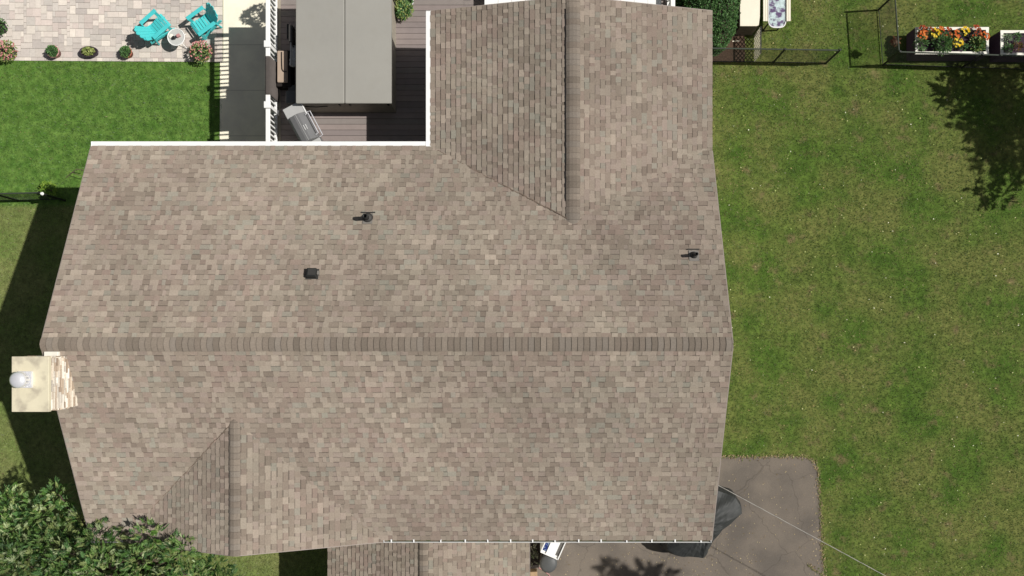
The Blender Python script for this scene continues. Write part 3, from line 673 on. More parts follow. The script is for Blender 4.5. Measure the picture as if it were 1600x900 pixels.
# tree outside the right edge, known by its shadow
tb = [((20.1, 7.7, 5.2), 1.3, .8), ((18.9, 8.3, 4.4), .85, .8), ((21.0, 6.9, 5.6), 1.15, .8), ((19.7, 6.7, 4.6), .6, .7), ((21.2, 8.4, 5.6), 1.3, .8), ((21.6, 6.8, 6.2), 1.3, .8), ((17.5, 8.9, 3.4), .6, .7), ((15.95, 8.55, 2.3), .42, .8), ((18.2, 5.05, 3.6), .42, .6), ((19.0, 4.90, 3.9), .36, .6), ((16.6, 8.1, 2.9), .45, .7)]
tree('tree at the far right edge whose branch tips reach the raised planters', (20.4, 7.4, 0), (20.1, 7.3, 4.4), tb, per=190, ln=.15, wd=.06, name='shade_tree', shell=.2)
# tree at the front outside the frame, shading the driveway
tb = [((12.9, -7.3, 10.6), .48, .6), ((12.2, -7.1, 10.9), .38, .5), ((13.6, -7.5, 10.6), .5, .6), ((12.4, -8.0, 10.6), .85, .7), ((14.0, -8.7, 11.2), 1.1, .7), ((11.6, -8.5, 10.2), .6, .7), ((15.2, -10.2, 10.8), 1.6, .8)]
tree('tree below the photo edge that shades the driveway', (15.0, -11.2, 0), (14.6, -10.4, 9.2), tb, per=300, ln=.15, wd=.06, name='shade_tree', shell=.05)

def hedge(label, x0, x1, y0, y1, h, n, name='hedge', rad=.45, pal=HEDGE, ln=.055):
    cx, cy = (x0 + x1) / 2, (y0 + y1) / 2; t = thing(name, label, 'hedge', (cx, cy, 0)); bpy.context.view_layer.update()
    def surf(a, b, k=1.):
        # superellipse footprint
        r = (abs(math.cos(a)) ** 3.2 + abs(math.sin(a)) ** 3.2) ** (-1 / 3.2)
        return Vector((cx + math.cos(a) * r * (x1 - x0) / 2 * k * b, cy + math.sin(a) * r * (y1 - y0) / 2 * k * b, 0))
    core = MB(); rings = [(.88, 0), (.92, h * .5), (.85, h * .82), (.55, h * .9), (.05, h * .92)]; V = []
    for k, z in rings:
        for i in range(28):
            p = surf(2 * PI * i / 28, 1, k); V.append((p.x, p.y, z))
    core.add(V, [(r * 28 + i, r * 28 + (i + 1) % 28, (r + 1) * 28 + (i + 1) % 28, (r + 1) * 28 + i) for r in range(4) for i in range(28)])
    core.build('branches', 'bark', t)
    m = MB(); cols = leafcols(pal, .7, 1.15)
    for _ in range(n):
        a = random.uniform(0, 2 * PI)
        if random.random() < .62:
            b = math.sqrt(random.random()); p = surf(a, b * .98); z = h * (1 - .22 * b ** 5) + random.gauss(0, .035) + .05 * math.sin(p.x * 7) * math.cos(p.y * 6)
            nr = Vector((0, 0, 1))
        else:
            p = surf(a, 1); z = random.uniform(.05, h * .85); nr = Vector((math.cos(a), math.sin(a), .2)); p += nr * random.gauss(0, .03)
        p.z = z; d = (nr * .6 + rdir(-1)).normalized(); cc = random.choice(cols)
        for q in range(3): leaf(m, p, (d + rdir(-1) * .6), ln * random.uniform(.8, 1.4), ln * .6, cc)
    m.build('foliage', 'leaf', t); return t
hA = P(1076, 62, 1.45); hB = P(1157, 0, 1.45)
hedge('dense green clipped hedge beside the rear wing and the cream cabinet', hA.x, hB.x, hA.y, 12.6, 1.45, 9000)
hA = P(1052, 40, .8); hB = P(1082, 0, .8)
hedge('lower mixed shrub with a brown patch at the rear wing corner', hA.x, hB.x - .1, 9.3, 12.0, .75, 2600, name='shrub', pal=HEDGE + [(110, 84, 56)], ln=.07)
c = P(72, 295, .4); t = thing('small_bush', 'small round lime-green bush at the end of the left fence', 'bush', (c.x, c.y, 0)); bpy.context.view_layer.update()
m = MB(); sprays(m, [(Vector((c.x, c.y, .28)), .22, .9)], 2600, .05, .03, [(150, 178, 70), (130, 165, 60)], nl=(3, 5)); m.build('foliage', 'leaf', t)
MB().tube([(c.x, c.y, 0), (c.x, c.y, .3)], .02).build('stem', 'bark', t)
m = MB(); a = P(130, 264, .25); m.tube([P(103, 278, .03), P(112, 270, .3), P(120, 264, .42), P(131, 266, .40)], .013, 5); m.tube([P(114, 270, .34), P(122, 273, .38), P(131, 276, .3)], .010, 5)
tag(m.build('bare_branch', 'bark'), 'thin bare curved branch on the lawn by the left end of the roof', 'branch')

FLOW = {'pink': [(214, 146, 146), (226, 172, 164), (200, 124, 126)], 'orange': [(226, 124, 62), (212, 100, 50), (234, 150, 80)], 'yellow': [(240, 204, 50), (246, 224, 90)], 'red': [(156, 78, 52), (186, 92, 52)]}
def pot(label, px, py, r, h, pm, plant, fr=None, flowers=None, sx=1., sy=1., z0=.025, pr=None, name='flower_pot', nlf=160, hp=.22, leafpal=HEDGE, lfl=.07, rimlight=False):
    c = P(px, py, z0 + h); t = thing(name, label, 'flower pot', (c.x, c.y, z0), 0, 'potted plants'); bpy.context.view_layer.update(); c = Vector((c.x, c.y, z0))
    po = MB().lathe(c, [(r * .72, 0), (r * .95, h * .86), (r * 1.04, h * .88), (r * 1.04, h), (r * .9, h), (r * .88, h * .86), (.001, h * .86)], 24, sx, sy).build('pot', pm, t, True)
    MB().lathe(c + Vector((0, 0, h * .80)), [(r * .86, 0), (r * .86, .03)], 20, sx, sy).build('soil', 'soil', t)
    m = MB(); cols = leafcols(leafpal, .8, 1.2); pr = pr or r
    for _ in range(nlf):
        a = random.uniform(0, 2 * PI); b = math.sqrt(random.random()) * pr
        p = c + Vector((math.cos(a) * b * sx * .9, math.sin(a) * b * sy * .9, h + hp * (1 - (b / pr) ** 2) * random.uniform(.5, 1.1)))
        leaf(m, p, Vector((math.cos(a), math.sin(a), random.uniform(-.3, .6))) + rdir(-1) * .6, lfl * random.uniform(.7, 1.3), lfl * .5, random.choice(cols))
    m.tube([c + Vector((0, 0, h * .8)), c + Vector((.01, 0, h + hp * .6))], .012, 5, col=cols[0]); m.build('foliage', 'leaf', t)
    if flowers:
        f = MB()
        for _ in range(flowers[1]):
            a = random.uniform(0, 2 * PI); b = math.sqrt(random.random()) * pr * 1.05
            p = c + Vector((math.cos(a) * b * sx, math.sin(a) * b * sy, h + hp * (1.15 - .9 * (b / pr) ** 2)))
            cc = lin(*random.choice(FLOW[flowers[0]]), k=.9); q0 = random.uniform(0, 2)
            for k in range(5): leaf(f, p, Vector((math.cos(q0 + k * 1.257), math.sin(q0 + k * 1.257), .3)), .032, .028, cc, Vector((0, 0, 1)))
        f.build('blossoms', 'petal', t)
    return t
YG = [(158, 168, 96), (142, 154, 84), (112, 132, 66), (178, 184, 120)]
pot('pink-flowering pot at the left end of the row on the patio edge', 10, 80, .25, .26, 'dark_pot', 0, flowers=('pink', 60), pr=.36, nlf=420, leafpal=YG, sx=1.05, hp=.26)
pot('pink-rimmed round pot with dark green plant, second from the left on the patio edge', 82, 80, .20, .24, 'pink_pot', 0, nlf=230, pr=.17, hp=.18)
pot('long oval dark planter with two lime plants on the patio edge', 138.5, 80.5, .20, .20, 'dark_pot', 0, nlf=170, leafpal=YG, sx=1.5, sy=.85, pr=.13, hp=.14)
pot('red-brown clay pot with dark green plant below the left turquoise chair', 196.5, 81, .185, .22, 'terracotta', 0, nlf=220, pr=.175, hp=.16)
pot('wide pink and green flowering pot at the right end of the patio beside the path', 314, 82, .26, .26, 'terracotta', 0, flowers=('pink', 55), pr=.37, nlf=460, leafpal=YG + HEDGE, hp=.30)
pot('green plant cut by the left edge of the photo on the patio', -1, 42, .2, .2, 'dark_pot', 0, nlf=240, pr=.28, hp=.25)
pot('left one of two white-rimmed pots on the deck beside the hot tub cover', 624, 1, .13, .22, 'white_paint', 0, z0=DZ, nlf=80, pr=.10, leafpal=YG, hp=.1)
pot('right one of two white-rimmed pots on the deck beside the hot tub cover', 639, 2, .13, .22, 'white_paint', 0, z0=DZ, nlf=60, pr=.10, hp=.08)
pot('bushy light green plant in dark pot before the two white-rimmed pots', 631, 16, .17, .20, 'black_plastic', 0, z0=DZ, nlf=330, pr=.26, leafpal=YG + HEDGE, hp=.22, lfl=.09)
pot('leafy tall plant in a pot at the north-west corner of the deck', 498, -46, .2, .3, 'dark_pot', 0, z0=DZ, nlf=420, pr=.42, hp=.8, lfl=.12)

# ------------------------------------------------------------------ patio furniture
ch0 = thing('adirondack_chair', 'left turquoise slatted adirondack chair facing the upper right on the patio', 'chair', (-12.02, 10.16, .025), math.radians(42), 'turquoise adirondack chairs')
C_ = lambda o: local(o, ch0)
for s in (-1, 1):
    C_(bevel(MB().box((-.02, s * .315, .575), (.66, .13, .028)).build('armrest', 'turquoise'), .03, 3))
    C_(MB().box((.24, s * .27, .28), (.10, .03, .56)).build('leg', 'turquoise'))
    ry = Matrix.Rotation(math.radians(18), 3, 'Y')
    C_(MB().box((-.10, s * .245, .20), (.92, .03, .11), M=ry @ Matrix.Identity(3)).build('side_rail', 'turquoise'))
    C_(MB().tube([(-.33, s * .27, .56), (-.40, s * .27, .02)], .028, 8).build('leg', 'turquoise'))
for k in range(6):
    x = .31 - k * .098; C_(bevel(MB().box((x, 0, .375 - (.31 - x) * .26 + (-.015 if k == 0 else 0)), (.088, .50, .022), M=Matrix.Rotation(math.radians(-14 if k else 30), 3, 'Y')).build('seat_slat', 'turquoise'), .006))
for k in range(5):
    s = k - 2; w0, w1 = .085, .128; h = (.72 - .04 * s * s); b0 = Vector((-.22, s * .098, .24)); dirb = Vector((-.66, s * .065, 1)).normalized(); e = b0 + dirb * h
    m = MB(); side = Vector((0, 1, 0)); nn = Vector((.9, 0, .45)).normalized() * .022; n_ = 6; V = []
    tips = [(0, w0), (.5, (w0 + w1) / 2), (.9, w1), (.97, w1 * .75), (1, w1 * .3)]
    for t, wd in tips:
        p = b0.lerp(e, t)
        V += [p - side * wd / 2, p + side * wd / 2, p + side * wd / 2 - nn, p - side * wd / 2 - nn]
    F = [(i * 4 + j, i * 4 + (j + 1) % 4, i * 4 + 4 + (j + 1) % 4, i * 4 + 4 + j) for i in range(4) for j in range(4)] + [(3, 2, 1, 0), (16, 17, 18, 19)]
    m.add(V, F); C_(m.build('back_slat', 'turquoise'))
C_(MB().box((-.40, 0, .46), (.03, .56, .07), M=Matrix.Rotation(math.radians(-33), 3, 'Y')).build('back_brace', 'turquoise'))
C_(MB().box((-.56, 0, .69), (.03, .52, .05), M=Matrix.Rotation(math.radians(-33), 3, 'Y')).build('back_brace', 'turquoise'))
ch1 = copy_tree(ch0); ch1.location = (-10.56, 10.24, .025); ch1.rotation_euler = (0, 0, math.radians(216)); ch1['label'] = 'right turquoise slatted adirondack chair facing the lower left, next to the concrete path'
tc = P(275, 58, .5); tt = thing('side_table', 'small round glass side table with white rim between the turquoise chairs', 'table', (tc.x, tc.y, .025)); bpy.context.view_layer.update()
rim = [(tc.x + .27 * math.cos(a * PI / 12), tc.y + .27 * math.sin(a * PI / 12), .5) for a in range(25)]
MB().tube(rim, .016, 8, caps=False).build('rim', 'white_paint', tt, True); MB().lathe((tc.x, tc.y, .49), [(.262, 0), (.262, .01)], 28).build('glass_top', 'pale_glass', tt)
for k in range(3):
    a = k * 2.09 - .9; MB().tube([(tc.x + .2 * math.cos(a), tc.y + .2 * math.sin(a), .49), (tc.x + .08 * math.cos(a), tc.y + .08 * math.sin(a), .25), (tc.x + .3 * math.cos(a), tc.y + .3 * math.sin(a), .03)], .012, 6).build('leg', 'white_paint', tt)
c = P(279, 56, .53); tag(bevel(MB().box((c.x, c.y, .545), (.11, .09, .09), .5).build('box', 'pink_pot'), .008), 'small pink box on the glass side table', 'box')
c = P(272, 59.5, .53); m = MB().lathe((c.x, c.y, .502), [(.045, 0), (.055, .08), (.04, .085)], 12); tag(m.build('candle_jar', 'black_plastic', None, True), 'small black jar on the glass side table', 'jar')
c = P(266.5, 56, .53); m = MB().lathe((c.x, c.y, .502), [(.07, 0), (.075, .015), (.06, .02)], 16); tag(m.build('saucer', 'white_aged', None, True), 'pale saucer on the glass side table', 'dish')

# ------------------------------------------------------------------ fences
def chain_fence(name, label, A, B, posts, h=1.2, mt='fence_black', grp='black chain-link fences'):
    A, B = Vector(A), Vector(B); d = B - A; L = d.length; d.normalize(); up = Vector((0, 0, 1))
    t = thing(name, label, 'fence', A, 0, grp); bpy.context.view_layer.update()
    MB().tube([A + up * h, B + up * h], .024, 8).build('top_rail', 'fence_green', t); MB().tube([A + up * .05, B + up * .05], .014, 6).build('bottom_wire', mt, t)
    for s in posts: MB().tube([A + d * s, A + d * s + up * (h + .05)], .032, 8).build('post', mt, t)
    m = MB(); n = d.cross(up).normalized() * .002; sp = .070; H = h - .03; y = -H
    while y < L:
        for sg in (1, -1):
            a, b = y, y + H; z0, z1 = (.03, h) if sg > 0 else (h, .03)
            ta, tb = max(0, (0 - a) / H), min(1, (L - a) / H)
            if tb <= ta: continue
            p = A + d * (a + ta * H) + up * (z0 + (z1 - z0) * ta); q = A + d * (a + tb * H) + up * (z0 + (z1 - z0) * tb)
            o = up * .0024; oo = n * (1 if sg > 0 else -1)
            m.add([p + oo - o, q + oo - o, q + oo + o, p + oo + o, p - oo - o, q - oo - o, q - oo + o, p - oo + o], [(0, 1, 2, 3), (7, 6, 5, 4), (3, 2, 6, 7), (0, 4, 5, 1)])
        y += sp
    k = m.build('chain_link_mesh', mt, t); k['kind'] = 'stuff'; return t
f1 = P(1312, 78.5, 1.2); chain_fence('chain_link_fence', 'black chain-link fence running right from the rear wing past the mulch bed', (4.65, 9.17, 0), (f1.x, f1.y, 0), [.05, 3.43, 5.16])
cn = P(1406, 81, 1.2); e2 = P(1680, 90, 1.2); n2 = P(1372, 18, 0)
chain_fence('chain_link_fence', 'black chain-link fence running right in front of the raised flower planters', (cn.x, cn.y, 0), (e2.x, e2.y, 0), [.0, 2.6])
chain_fence('chain_link_fence', 'short black chain-link fence running up the left of the flower planters', (cn.x - .03, cn.y + .04, 0), (n2.x, n2.y, 0), [1.77])
l0 = P(-60, 304, 1.2); l1 = P(64, 301, 1.2)
chain_fence('chain_link_fence', 'black fence at the left edge ending at the lime-green bush', (l0.x, l0.y, 0), (l1.x, l1.y, 0), [1.0, 2.45])
c = P(67, 303, 1.2); fp = thing('fence_post', 'white-capped black post at the end of the left fence', 'post', (c.x, c.y, 0)); bpy.context.view_layer.update(); MB().lathe((c.x, c.y, 0), [(.035, 0), (.035, 1.22)], 12).build('shaft', 'fence_black', fp); MB().lathe((c.x, c.y, 1.22), [(.05, 0), (.055, .02), (.035, .06)], 12).build('cap', 'white_paint', fp)
c = P(1403, 64, 1.05); hb = thing('hanging_basket', 'small brown basket of flowers hung on the fence left of the planters', 'basket', (c.x, c.y, .8)); bpy.context.view_layer.update()
MB().lathe((c.x - .06, c.y, .78), [(.05, 0), (.12, .2), (.13, .22)], 14).build('basket', 'mulch', hb, True)
m = MB(); sprays(m, [(Vector((c.x - .06, c.y, 1.02)), .13, .8)], 2200, .04, .025, [(96, 84, 48), (120, 70, 48)], nl=(3, 4)); m.build('foliage', 'leaf', hb)
# lattice panel
lt = thing('lattice_panel', 'black diamond lattice panel standing at the right edge of the mulch bed', 'lattice', (P(1178, 77).x, P(1178, 77).y, 0)); bpy.context.view_layer.update()
lx, ly0, ly1, lh = P(1178, 0).x, P(0, 97).y, P(0, 56).y, .75
m = MB(); s = -lh
while s < ly1 - ly0:
    for sg in (1, -1):
        a = s; ta, tb = max(0, -a / lh), min(1, (ly1 - ly0 - a) / lh)
        if tb <= ta: continue
        z = lambda q: (.02 + lh * q) if sg > 0 else (.02 + lh * (1 - q))
        p, q = Vector((lx + sg * .006, ly0 + a + ta * lh, z(ta))), Vector((lx + sg * .006, ly0 + a + tb * lh, z(tb)))
        dd = (q - p).normalized(); sd_ = dd.cross(Vector((1, 0, 0))) * .014; th = Vector((.005, 0, 0))
        m.solid([p - sd_ + th, q - sd_ + th, q + sd_ + th, p + sd_ + th], .01, Vector((1, 0, 0)))
    s += .15
m.build('strips', 'cream', lt)['kind'] = 'stuff'
MB().box((lx, (ly0 + ly1) / 2, lh + .03), (.03, ly1 - ly0, .03)).build('frame_bar', 'fence_black', lt)

# raised planters
def planter(label, px0, px1, py0, py1, name='raised_planter'):
    z = .66; a, b = P(px0, py1, z), P(px1, py0, z); t = thing(name, label, 'planter', ((a.x + b.x) / 2, (a.y + b.y) / 2, 0), 0, 'white raised planters'); bpy.context.view_layer.update()
    w_ = .06; cx, cy, sx, sy = (a.x + b.x) / 2, (a.y + b.y) / 2, b.x - a.x, b.y - a.y
    for nm, c, s in (('side_board', (cx, a.y + w_ / 2, z / 2 + .04), (sx, w_, z - .06)), ('side_board', (cx, b.y - w_ / 2, z / 2 + .04), (sx, w_, z - .06)), ('end_board', (a.x + w_ / 2, cy, z / 2 + .04), (w_, sy - 2 * w_ - .004, z - .06)), ('end_board', (b.x - w_ / 2, cy, z / 2 + .04), (w_, sy - 2 * w_ - .004, z - .06))):
        MB().box(c, s).build(nm, 'purple_soil', t)
    for c, s in (((cx, a.y + .04, z + .015), (sx + .02, .09, .025)), ((cx, b.y - .04, z + .015), (sx + .02, .09, .025)), ((a.x + .04, cy, z + .015), (.09, sy - .17, .025)), ((b.x - .04, cy, z + .015), (.09, sy - .17, .025))): MB().box(c, s).build('cap_board', 'white_aged', t)
    MB().box((cx, cy, z - .09), (sx - .13, sy - .13, .04)).build('soil', 'purple_soil', t)
    return a, b, z
a, b, z = planter('white raised planter full of orange and yellow marigolds behind the fence', 1430, 1544, 43, 85)
planter('white raised planter with small seedlings at the right edge', 1563, 1690, 48, 87)
def clump(label, px, py, r, pal, fl, n, nf, name, cat='plant', ln=.08, zz=.62, h=.22):
    c = P(px, py, zz + .15); t = thing(name, label, cat, (c.x, c.y, zz), 0, 'plants in the raised planters'); bpy.context.view_layer.update(); c = Vector((c.x, c.y, zz))
    m = MB(); cols = leafcols(pal, .8, 1.2)
    for _ in range(n):
        q = rdir(0); rr = r * random.uniform(.3, 1); p = c + Vector((q.x * rr, q.y * rr, q.z * h)); leaf(m, p, q + rdir(-1) * .7, ln * random.uniform(.6, 1.3), ln * .45, random.choice(cols))
    m.tube([c - Vector((0, 0, .05)), c + Vector((0, 0, h * .7))], .012, 5, col=cols[0]); m.build('foliage', 'leaf', t)
    if nf:
        f = MB()
        for _ in range(nf):
            q = rdir(.2); p = c + Vector((q.x * r, q.y * r, h * (.5 + .7 * q.z))); cc = lin(*random.choice(FLOW[fl]), k=1.0); q0 = random.uniform(0, 2)
            for k in range(6): leaf(f, p, Vector((math.cos(q0 + k * 1.05), math.sin(q0 + k * 1.05), .35)), .042, .034, cc, Vector((0, 0, 1)))
        f.build('blossoms', 'petal', t)
for (px, py, r, fl, nf, lb) in ((1441, 55, .17, 'orange', 26, 'orange marigold at the upper left corner of the left planter'), (1441, 47, .14, 'red', 16, 'dark red marigold behind the corner orange one in the left planter'), (1452, 49, .13, 'red', 14, 'red-orange marigold second along the back of the left planter'),
        (1461, 51, .15, 'yellow', 24, 'yellow marigold left of the big green plant'), (1469, 48, .12, 'orange', 14, 'amber marigold behind the big green plant'), (1480, 51, .16, 'red', 22, 'rust marigold in the middle of the back row'), (1492, 54, .15, 'orange', 20, 'orange marigold right of the middle of the planter'),
        (1497, 67, .15, 'yellow', 24, 'yellow marigold at the centre front of the left planter'), (1507, 50, .15, 'yellow', 18, 'pale yellow marigold right of centre in the back row'), (1524, 48, .17, 'red', 22, 'rust-red marigold near the right end of the back row'), (1538, 57, .14, 'orange', 20, 'orange marigold at the right end of the left planter')):
    clump(lb, px, py, r, [(80, 104, 52), (64, 90, 40)], fl, 60, nf, 'marigold', 'flower')
clump('leafy green plant at the left front corner of the left planter', 1441, 67, .22, HEDGE + [(120, 148, 100)], None, 260, 0, 'vegetable_plant')
clump('largest bushy green plant in the middle of the left planter', 1475, 67, .34, HEDGE + [(110, 140, 76)], None, 620, 0, 'vegetable_plant', h=.3)
clump('spiky olive plant at the right of the left planter', 1529, 68, .23, YG + HEDGE, None, 300, 0, 'vegetable_plant', ln=.11)
clump('small dark seedling between the yellow marigold and olive plant', 1508, 73, .12, HEDGE, None, 60, 0, 'vegetable_plant')
clump('pale seedling at the upper left of the right planter', 1576, 59, .13, [(130, 150, 120), (150, 166, 130)], None, 60, 0, 'vegetable_plant')
clump('green seedling at the lower left of the right planter', 1577, 75, .15, HEDGE, None, 90, 0, 'vegetable_plant')
clump('russet seedling in the middle of the right planter', 1592, 72, .15, [(130, 80, 50), (110, 96, 50)], None, 80, 0, 'vegetable_plant')
clump('green seedling at the upper middle of the right planter', 1590, 57, .14, HEDGE, None, 80, 0, 'vegetable_plant')

# cream cabinet, glass table with benches
a, b = P(1156, 41, .85), P(1187, 0, .85)
cb = thing('storage_cabinet', 'cream-topped dark storage cabinet between the hedge and the glass table', 'cabinet', (a.x + .3, 10.5, 0)); bpy.context.view_layer.update()
MB().box(((a.x + b.x) / 2 + .01, a.y + 1.03, .41), (b.x - a.x - .05, 2.0, .8)).build('body', 'cabinet', cb)
tp = [(a.x, a.y), (b.x - .10, a.y), (b.x - .03, a.y + .04), (b.x, a.y + .3), (b.x + .02, a.y + 2.1), (a.x, a.y + 2.1)]
bevel(MB().prism(tp, .83, .87).build('top', 'cream', cb), .01)
MB().box((a.x + .08, a.y - .17, .03), (.22, .03, .03), .06).build('kick_bar', 'cream', cb)
g0, g1 = P(1200.5, 43, .74), P(1228, 0, .74); cx = (g0.x + g1.x) / 2; r = (g1.x - g0.x) / 2
gt = thing('glass_table', 'round-ended glass table with painted purple and white sky reflections, and cream side boards', 'table', (cx, 10.6, 0)); bpy.context.view_layer.update()
oval = [(cx + r * math.copysign(abs(math.cos(q)) ** .6, math.cos(q)), g0.y + .35 - .35 * abs(math.sin(q)) ** .6) for q in [PI + k * PI / 14 for k in range(15)]] + [(cx + r, 12.2), (cx - r, 12.2)]
MB().prism(oval, .70, .72).build('reflection_layer', 'painted_reflection', gt)  # sheet below the glass, coloured as its reflections
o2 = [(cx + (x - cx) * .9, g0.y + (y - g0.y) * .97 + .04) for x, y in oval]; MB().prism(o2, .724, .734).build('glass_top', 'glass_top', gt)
MB().tube([(x, y, .735) for x, y in oval[:15]] + [(cx + r, 12.2, .735)], .018, 8).build('rim', 'white_paint', gt, True); MB().tube([(cx - r, 12.2, .735), (oval[0][0], oval[0][1], .735)], .018, 8).build('rim', 'white_paint', gt, True)
for s in (-1, 1): MB().tube([(cx + s * r * .8, g0.y + .2, .7), (cx + s * r * .8, g0.y + .2, 0)], .025).build('leg', 'black_plastic', gt); MB().tube([(cx + s * r * .8, 11.9, .7), (cx + s * r * .8, 11.9, 0)], .025).build('leg', 'black_plastic', gt)
for p0, p1 in ((1192.5, 1199.5), (1229, 1235.5)):
    u0, u1 = P(p0, 33, .78), P(p1, 33, .78); wd = (u1.x - u0.x) / 2
    for k in range(2): MB().box((u0.x + wd * (k + .5), u0.y + .9, .77), (wd - .008, 1.8, .03)).build('side_board', 'cream', gt)

# ------------------------------------------------------------------ things in front
out = [P(q[0], q[1], .75) for q in [(1038, 846), (1040, 860), (1048, 868), (1066, 870), (1097, 873), (1104, 866), (1113, 846), (1135, 822), (1162, 800), (1158, 786), (1149, 775), (1135, 766), (1118, 762), (1090, 778), (1055, 795), (1042, 820)]]
cen = sum(out, Vector()) / len(out); m = MB(); V = []; R = 9; n = len(out) * 4
def opt(i):
    k = i // 4; return out[k].lerp(out[(k + 1) % len(out)], (i % 4) / 4)
for r_i in range(R + 1):
    k = r_i / R
    for i in range(n):
        p = opt(i); a = math.atan2(p.y - cen.y, p.x - cen.x); kk = min(k, .82) / .82 * 1.0 if k < .83 else 1.0 + (k - .82) * .22
        fold = .03 * math.sin(a * 9 + k * 2) * k + .025 * math.sin(a * 17 + 1) * k ** 2
        z = 1.25 - .42 * (min(k, .82) / .82) ** 2.2 if k < .83 else .83 - (k - .82) / .18 * .80
        z += .06 * math.sin(p.x * 4 + k * 7) * (1 - k) + .035 * math.sin(a * 11 + k * 9) * (k < .83)
        q = cen.lerp(p, kk * (1 + fold * .6)); V.append((q.x, q.y, max(z, .02)))
V.append((cen.x, cen.y, 1.27)); F = [(r_i * n + i, r_i * n + (i + 1) % n, (r_i + 1) * n + (i + 1) % n, (r_i + 1) * n + i) for r_i in range(1, R) for i in range(n)]
# innermost ring collapses to the centre
F += [(len(V) - 1, n + i, n + (i + 1) % n) for i in range(n)]
m.add(V, F); tag(m.build('tarpaulin', 'tarp', None, False), 'black tarpaulin draped over bulky gear at the front right corner of the house', 'tarp')
t = thing('utility_cabinet', 'white cabinet with a blue panel and slatted end under the front gutter', 'cabinet', (P(866, 851, 1.0).x, P(866, 851, 1.0).y, 0), math.radians(-24)); L2 = lambda o: local(o, t)
L2(bevel(MB().box((0, .0, .47), (.62, .80, .92)).build('body', 'white_paint'), .02)); L2(MB().box((.02, 0, .945), (.25, .62, .02)).build('top_panel', 'white_paint'))
L2(MB().box((-.20, -.02, .942), (.13, .58, .02)).build('window', 'blue_panel')); L2(MB().box((-.29, 0, .96), (.03, .80, .05)).build('rim', 'white_paint')); L2(MB().box((-.115, 0, .96), (.02, .76, .05)).build('rim', 'white_paint'))
for k in range(3): L2(MB().box((.19 + k * .035, 0, .944), (.014, .60, .02)).build('slat', 'grey_metal'))
L2(MB().box((.30, 0, .965), (.03, .80, .06)).build('rim', 'white_paint')); L2(MB().box((0, -.39, .965), (.60, .03, .06)).build('rim', 'white_paint'))
c = P(857, 881, .85); t = thing('wheeled_bin', 'dark grey rounded bin standing below the white cabinet', 'bin', (c.x, c.y, 0), math.radians(-15)); L3 = lambda o: local(o, t)
L3(MB().lathe((0, 0, 0), [(.20, .02), (.23, .5), (.25, .78)], 20, 1, 1.1).build('body', 'grey_plastic', None, True)); L3(MB().lathe((0, 0, .78), [(.27, 0), (.275, .03), (.2, .08), (.08, .1), (.01, .105)], 24, 1, 1.1).build('lid', 'grey_plastic', None, True))
m = MB().tube([P(842, 887, .03), P(850, 892, .03), P(858, 898, .03), P(862, 905, .03)], .015, 6); tag(m.build('garden_hose', 'pink_pot'), 'thin pink hose curving on the ground by the grey bin', 'hose')
c = P(834, 896, .4); tag(bevel(MB().box((c.x, c.y - .1, .2), (.24, .30, .40), .05).build('wooden_block', 'wood'), .02), 'short tan wooden block against the lower roof edge', 'block')
m = MB(); sprays(m, [(P(829, 860, .15), .12, .6), (P(834, 874, .12), .10, .6), (P(828, 851, .2), .1, .6)], 900, .09, .03, [(150, 150, 130), (110, 120, 90)], nl=(3, 4)); tag(m.build('sparse_plants', 'leaf'), 'thin pale plants in the dark bed beside the lower roof', 'plants', None, 'stuff')
board(Vector((LXR + .012, -5.2, LZE - .05)), Vector((LXR + .012, -9.5, LZE - .05)), .02, .14, 'eave_board')

# ------------------------------------------------------------------ grass and litter
def inpoly(x, y, poly):
    c = np.zeros(x.shape, bool); n = len(poly); j = n - 1
    for i in range(n):
        xi, yi = poly[i]; xj, yj = poly[j]
        with np.errstate(divide='ignore', invalid='ignore'):
            c ^= ((yi > y) != (yj > y)) & (x < (xj - xi) * (y - yi) / (yj - yi + 1e-12) + xi)
        j = i
    return c
def big_mesh(name, m, co, faces_n, cols, vper):
    me = bpy.data.meshes.new(name); nv = len(co); nf = nv // vper
    me.vertices.add(nv); me.vertices.foreach_set('co', co.astype(np.float32).ravel())
    me.loops.add(nv); me.loops.foreach_set('vertex_index', np.arange(nv, dtype=np.int32))
    me.polygons.add(nf); me.polygons.foreach_set('loop_start', np.arange(0, nv, vper, dtype=np.int32)); me.polygons.foreach_set('loop_total', np.full(nf, vper, dtype=np.int32))
    me.update(calc_edges=True); ca = me.color_attributes.new('col', 'FLOAT_COLOR', 'POINT'); ca.data.foreach_set('color', np.repeat(cols, vper, axis=0).astype(np.float32).ravel())
    me.materials.append(MT[m]); o = bpy.data.objects.new(name, me); col.objects.link(o); return o
def grass_pts(n):
    x = rng.uniform(-18, 16.8, n); y = rng.uniform(-8.2, 11.6, n)
    bad = (x > -11.2) & (x < 4.6) & (y > -5) & (y < 4.8) | (x > -10.1) & (x < 4.6) & (y > 4.5) | (x < -10.0) & (y > 9.16)
    bad |= inpoly(x, y, DRIVE) | inpoly(x, y, MULCH) | inpoly(x, y, SOIL) | (x > -5.7) & (x < 0) & (y < -5)
    return x[~bad], y[~bad]
x, y = grass_pts(330000); n = len(x)
patch = .7 * np.sin(x * 7.3 + 3 * np.sin(y * 5.1)) * np.sin(y * 8.1 + 2 * np.sin(x * 6.3)) + .7 * np.sin(x * 1.3 + 2 * np.sin(y * .8)) * np.cos(y * 1.1 + np.sin(x * .9)) + .6 * np.sin(x * 3.1 + y * 2.3) * np.cos(y * 3.7 - x * 1.9)
lush = (x < -3) & (y > 4.4); left = (x < -3) & ~lush
base = np.where(lush[:, None], [.084, .168, .031], np.where(left[:, None], [.160, .195, .060], [.080, .128, .024]))
dry = rng.random(n) < np.clip(.10 + .16 * patch, .02, .5) * np.where(lush, .15, 1)
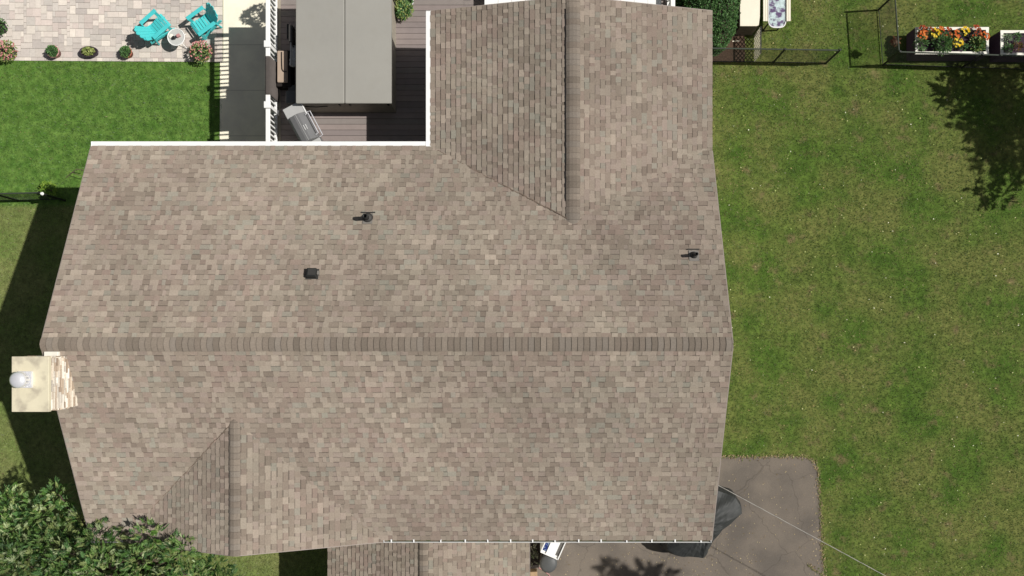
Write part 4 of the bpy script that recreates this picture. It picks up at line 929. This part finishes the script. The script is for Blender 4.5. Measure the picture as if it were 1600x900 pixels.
base = np.where(dry[:, None], [.19, .165, .070], base) * rng.uniform(.72, 1.4, (n, 1)) * (1 + .22 * patch[:, None])
a = rng.uniform(0, 2 * np.pi, n); ln = rng.uniform(.03, .075, n); wd = rng.uniform(.006, .013, n); z = rng.uniform(.02, .05, n)
dx, dy = np.cos(a), np.sin(a); co = np.zeros((n, 3, 3))
co[:, 0] = np.stack([x - dy * wd, y + dx * wd, np.full(n, -.002)], 1); co[:, 1] = np.stack([x + dy * wd, y - dx * wd, np.full(n, -.002)], 1); co[:, 2] = np.stack([x + dx * ln, y + dy * ln, z], 1)
o = big_mesh('grass', 'leaf', co.reshape(-1, 3), n, np.concatenate([base, np.ones((n, 1))], 1), 3); tag(o, 'short mown grass blades over the lawns', 'grass', None, 'stuff')
def litter(name, label, x, y, cols, lo, hi, z=.03):
    n = len(x); a = rng.uniform(0, 2 * np.pi, n); s = rng.uniform(lo, hi, n); t = s * rng.uniform(.4, .8, n); dx, dy = np.cos(a), np.sin(a); co = np.zeros((n, 4, 3)); zz = z + rng.uniform(0, .012, n)
    for k, (p, q, e) in enumerate(((-1, 0, 0), (0, -1, .01), (1, 0, .004), (0, 1, .008))): co[:, k] = np.stack([x + dx * s * p / 2 - dy * t * q / 2, y + dy * s * p / 2 + dx * t * q / 2, zz + e], 1)
    c = np.array([lin(*cols[i]) for i in rng.integers(0, len(cols), n)]); o = big_mesh(name, 'petal', co.reshape(-1, 3), n, c, 4); return tag(o, label, 'leaves', None, 'stuff')
x, y = grass_pts(1700); k = x > 4
litter('fallen_leaves', 'small pale fallen leaves and clover specks scattered on the east lawn', x[k], y[k], [(180, 186, 120), (190, 176, 124), (160, 176, 96), (226, 224, 200), (168, 144, 100), (206, 206, 150)], .025, .06, .045)
x, y = rng.uniform(0, 9.6, 2600), rng.uniform(-8.1, -3.8, 2600)
k = inpoly(x, y, DRIVE) & (rng.random(2600) < np.clip(.15 + .5 * np.exp(-((x - 6.3) ** 2 + (y + 7) ** 2) / 1.2) + .5 * np.exp(-((x - 4.2) ** 2 / 6 + (y + 7.3) ** 2 / .1)) + .9 * (x > 9.3), 0, 1))
litter('driveway_litter', 'tan leaf bits scattered on the driveway', x[k], y[k], [(190, 170, 130), (160, 140, 108), (206, 190, 150), (120, 104, 70)], .02, .05, .01)
# ragged dry edge between driveway and lawn
e = np.array(wob([DRIVE[i] for i in range(9)], 0, .05)[:320]); e = np.repeat(e, 5, axis=0) + rng.normal(0, .04, (len(e) * 5, 2))
k = (e[:, 0] > 4.6) & (e[:, 1] > -8.3) & ((e[:, 1] > -4.05) | (e[:, 0] > 9.2)); litter('edge_leaves', 'dry brown leaves along the driveway edge', e[k, 0], e[k, 1], [(140, 122, 92), (160, 142, 108), (108, 92, 70), (118, 120, 70), (98, 108, 56)], .03, .07, .02)
print('objects', len(bpy.data.objects))
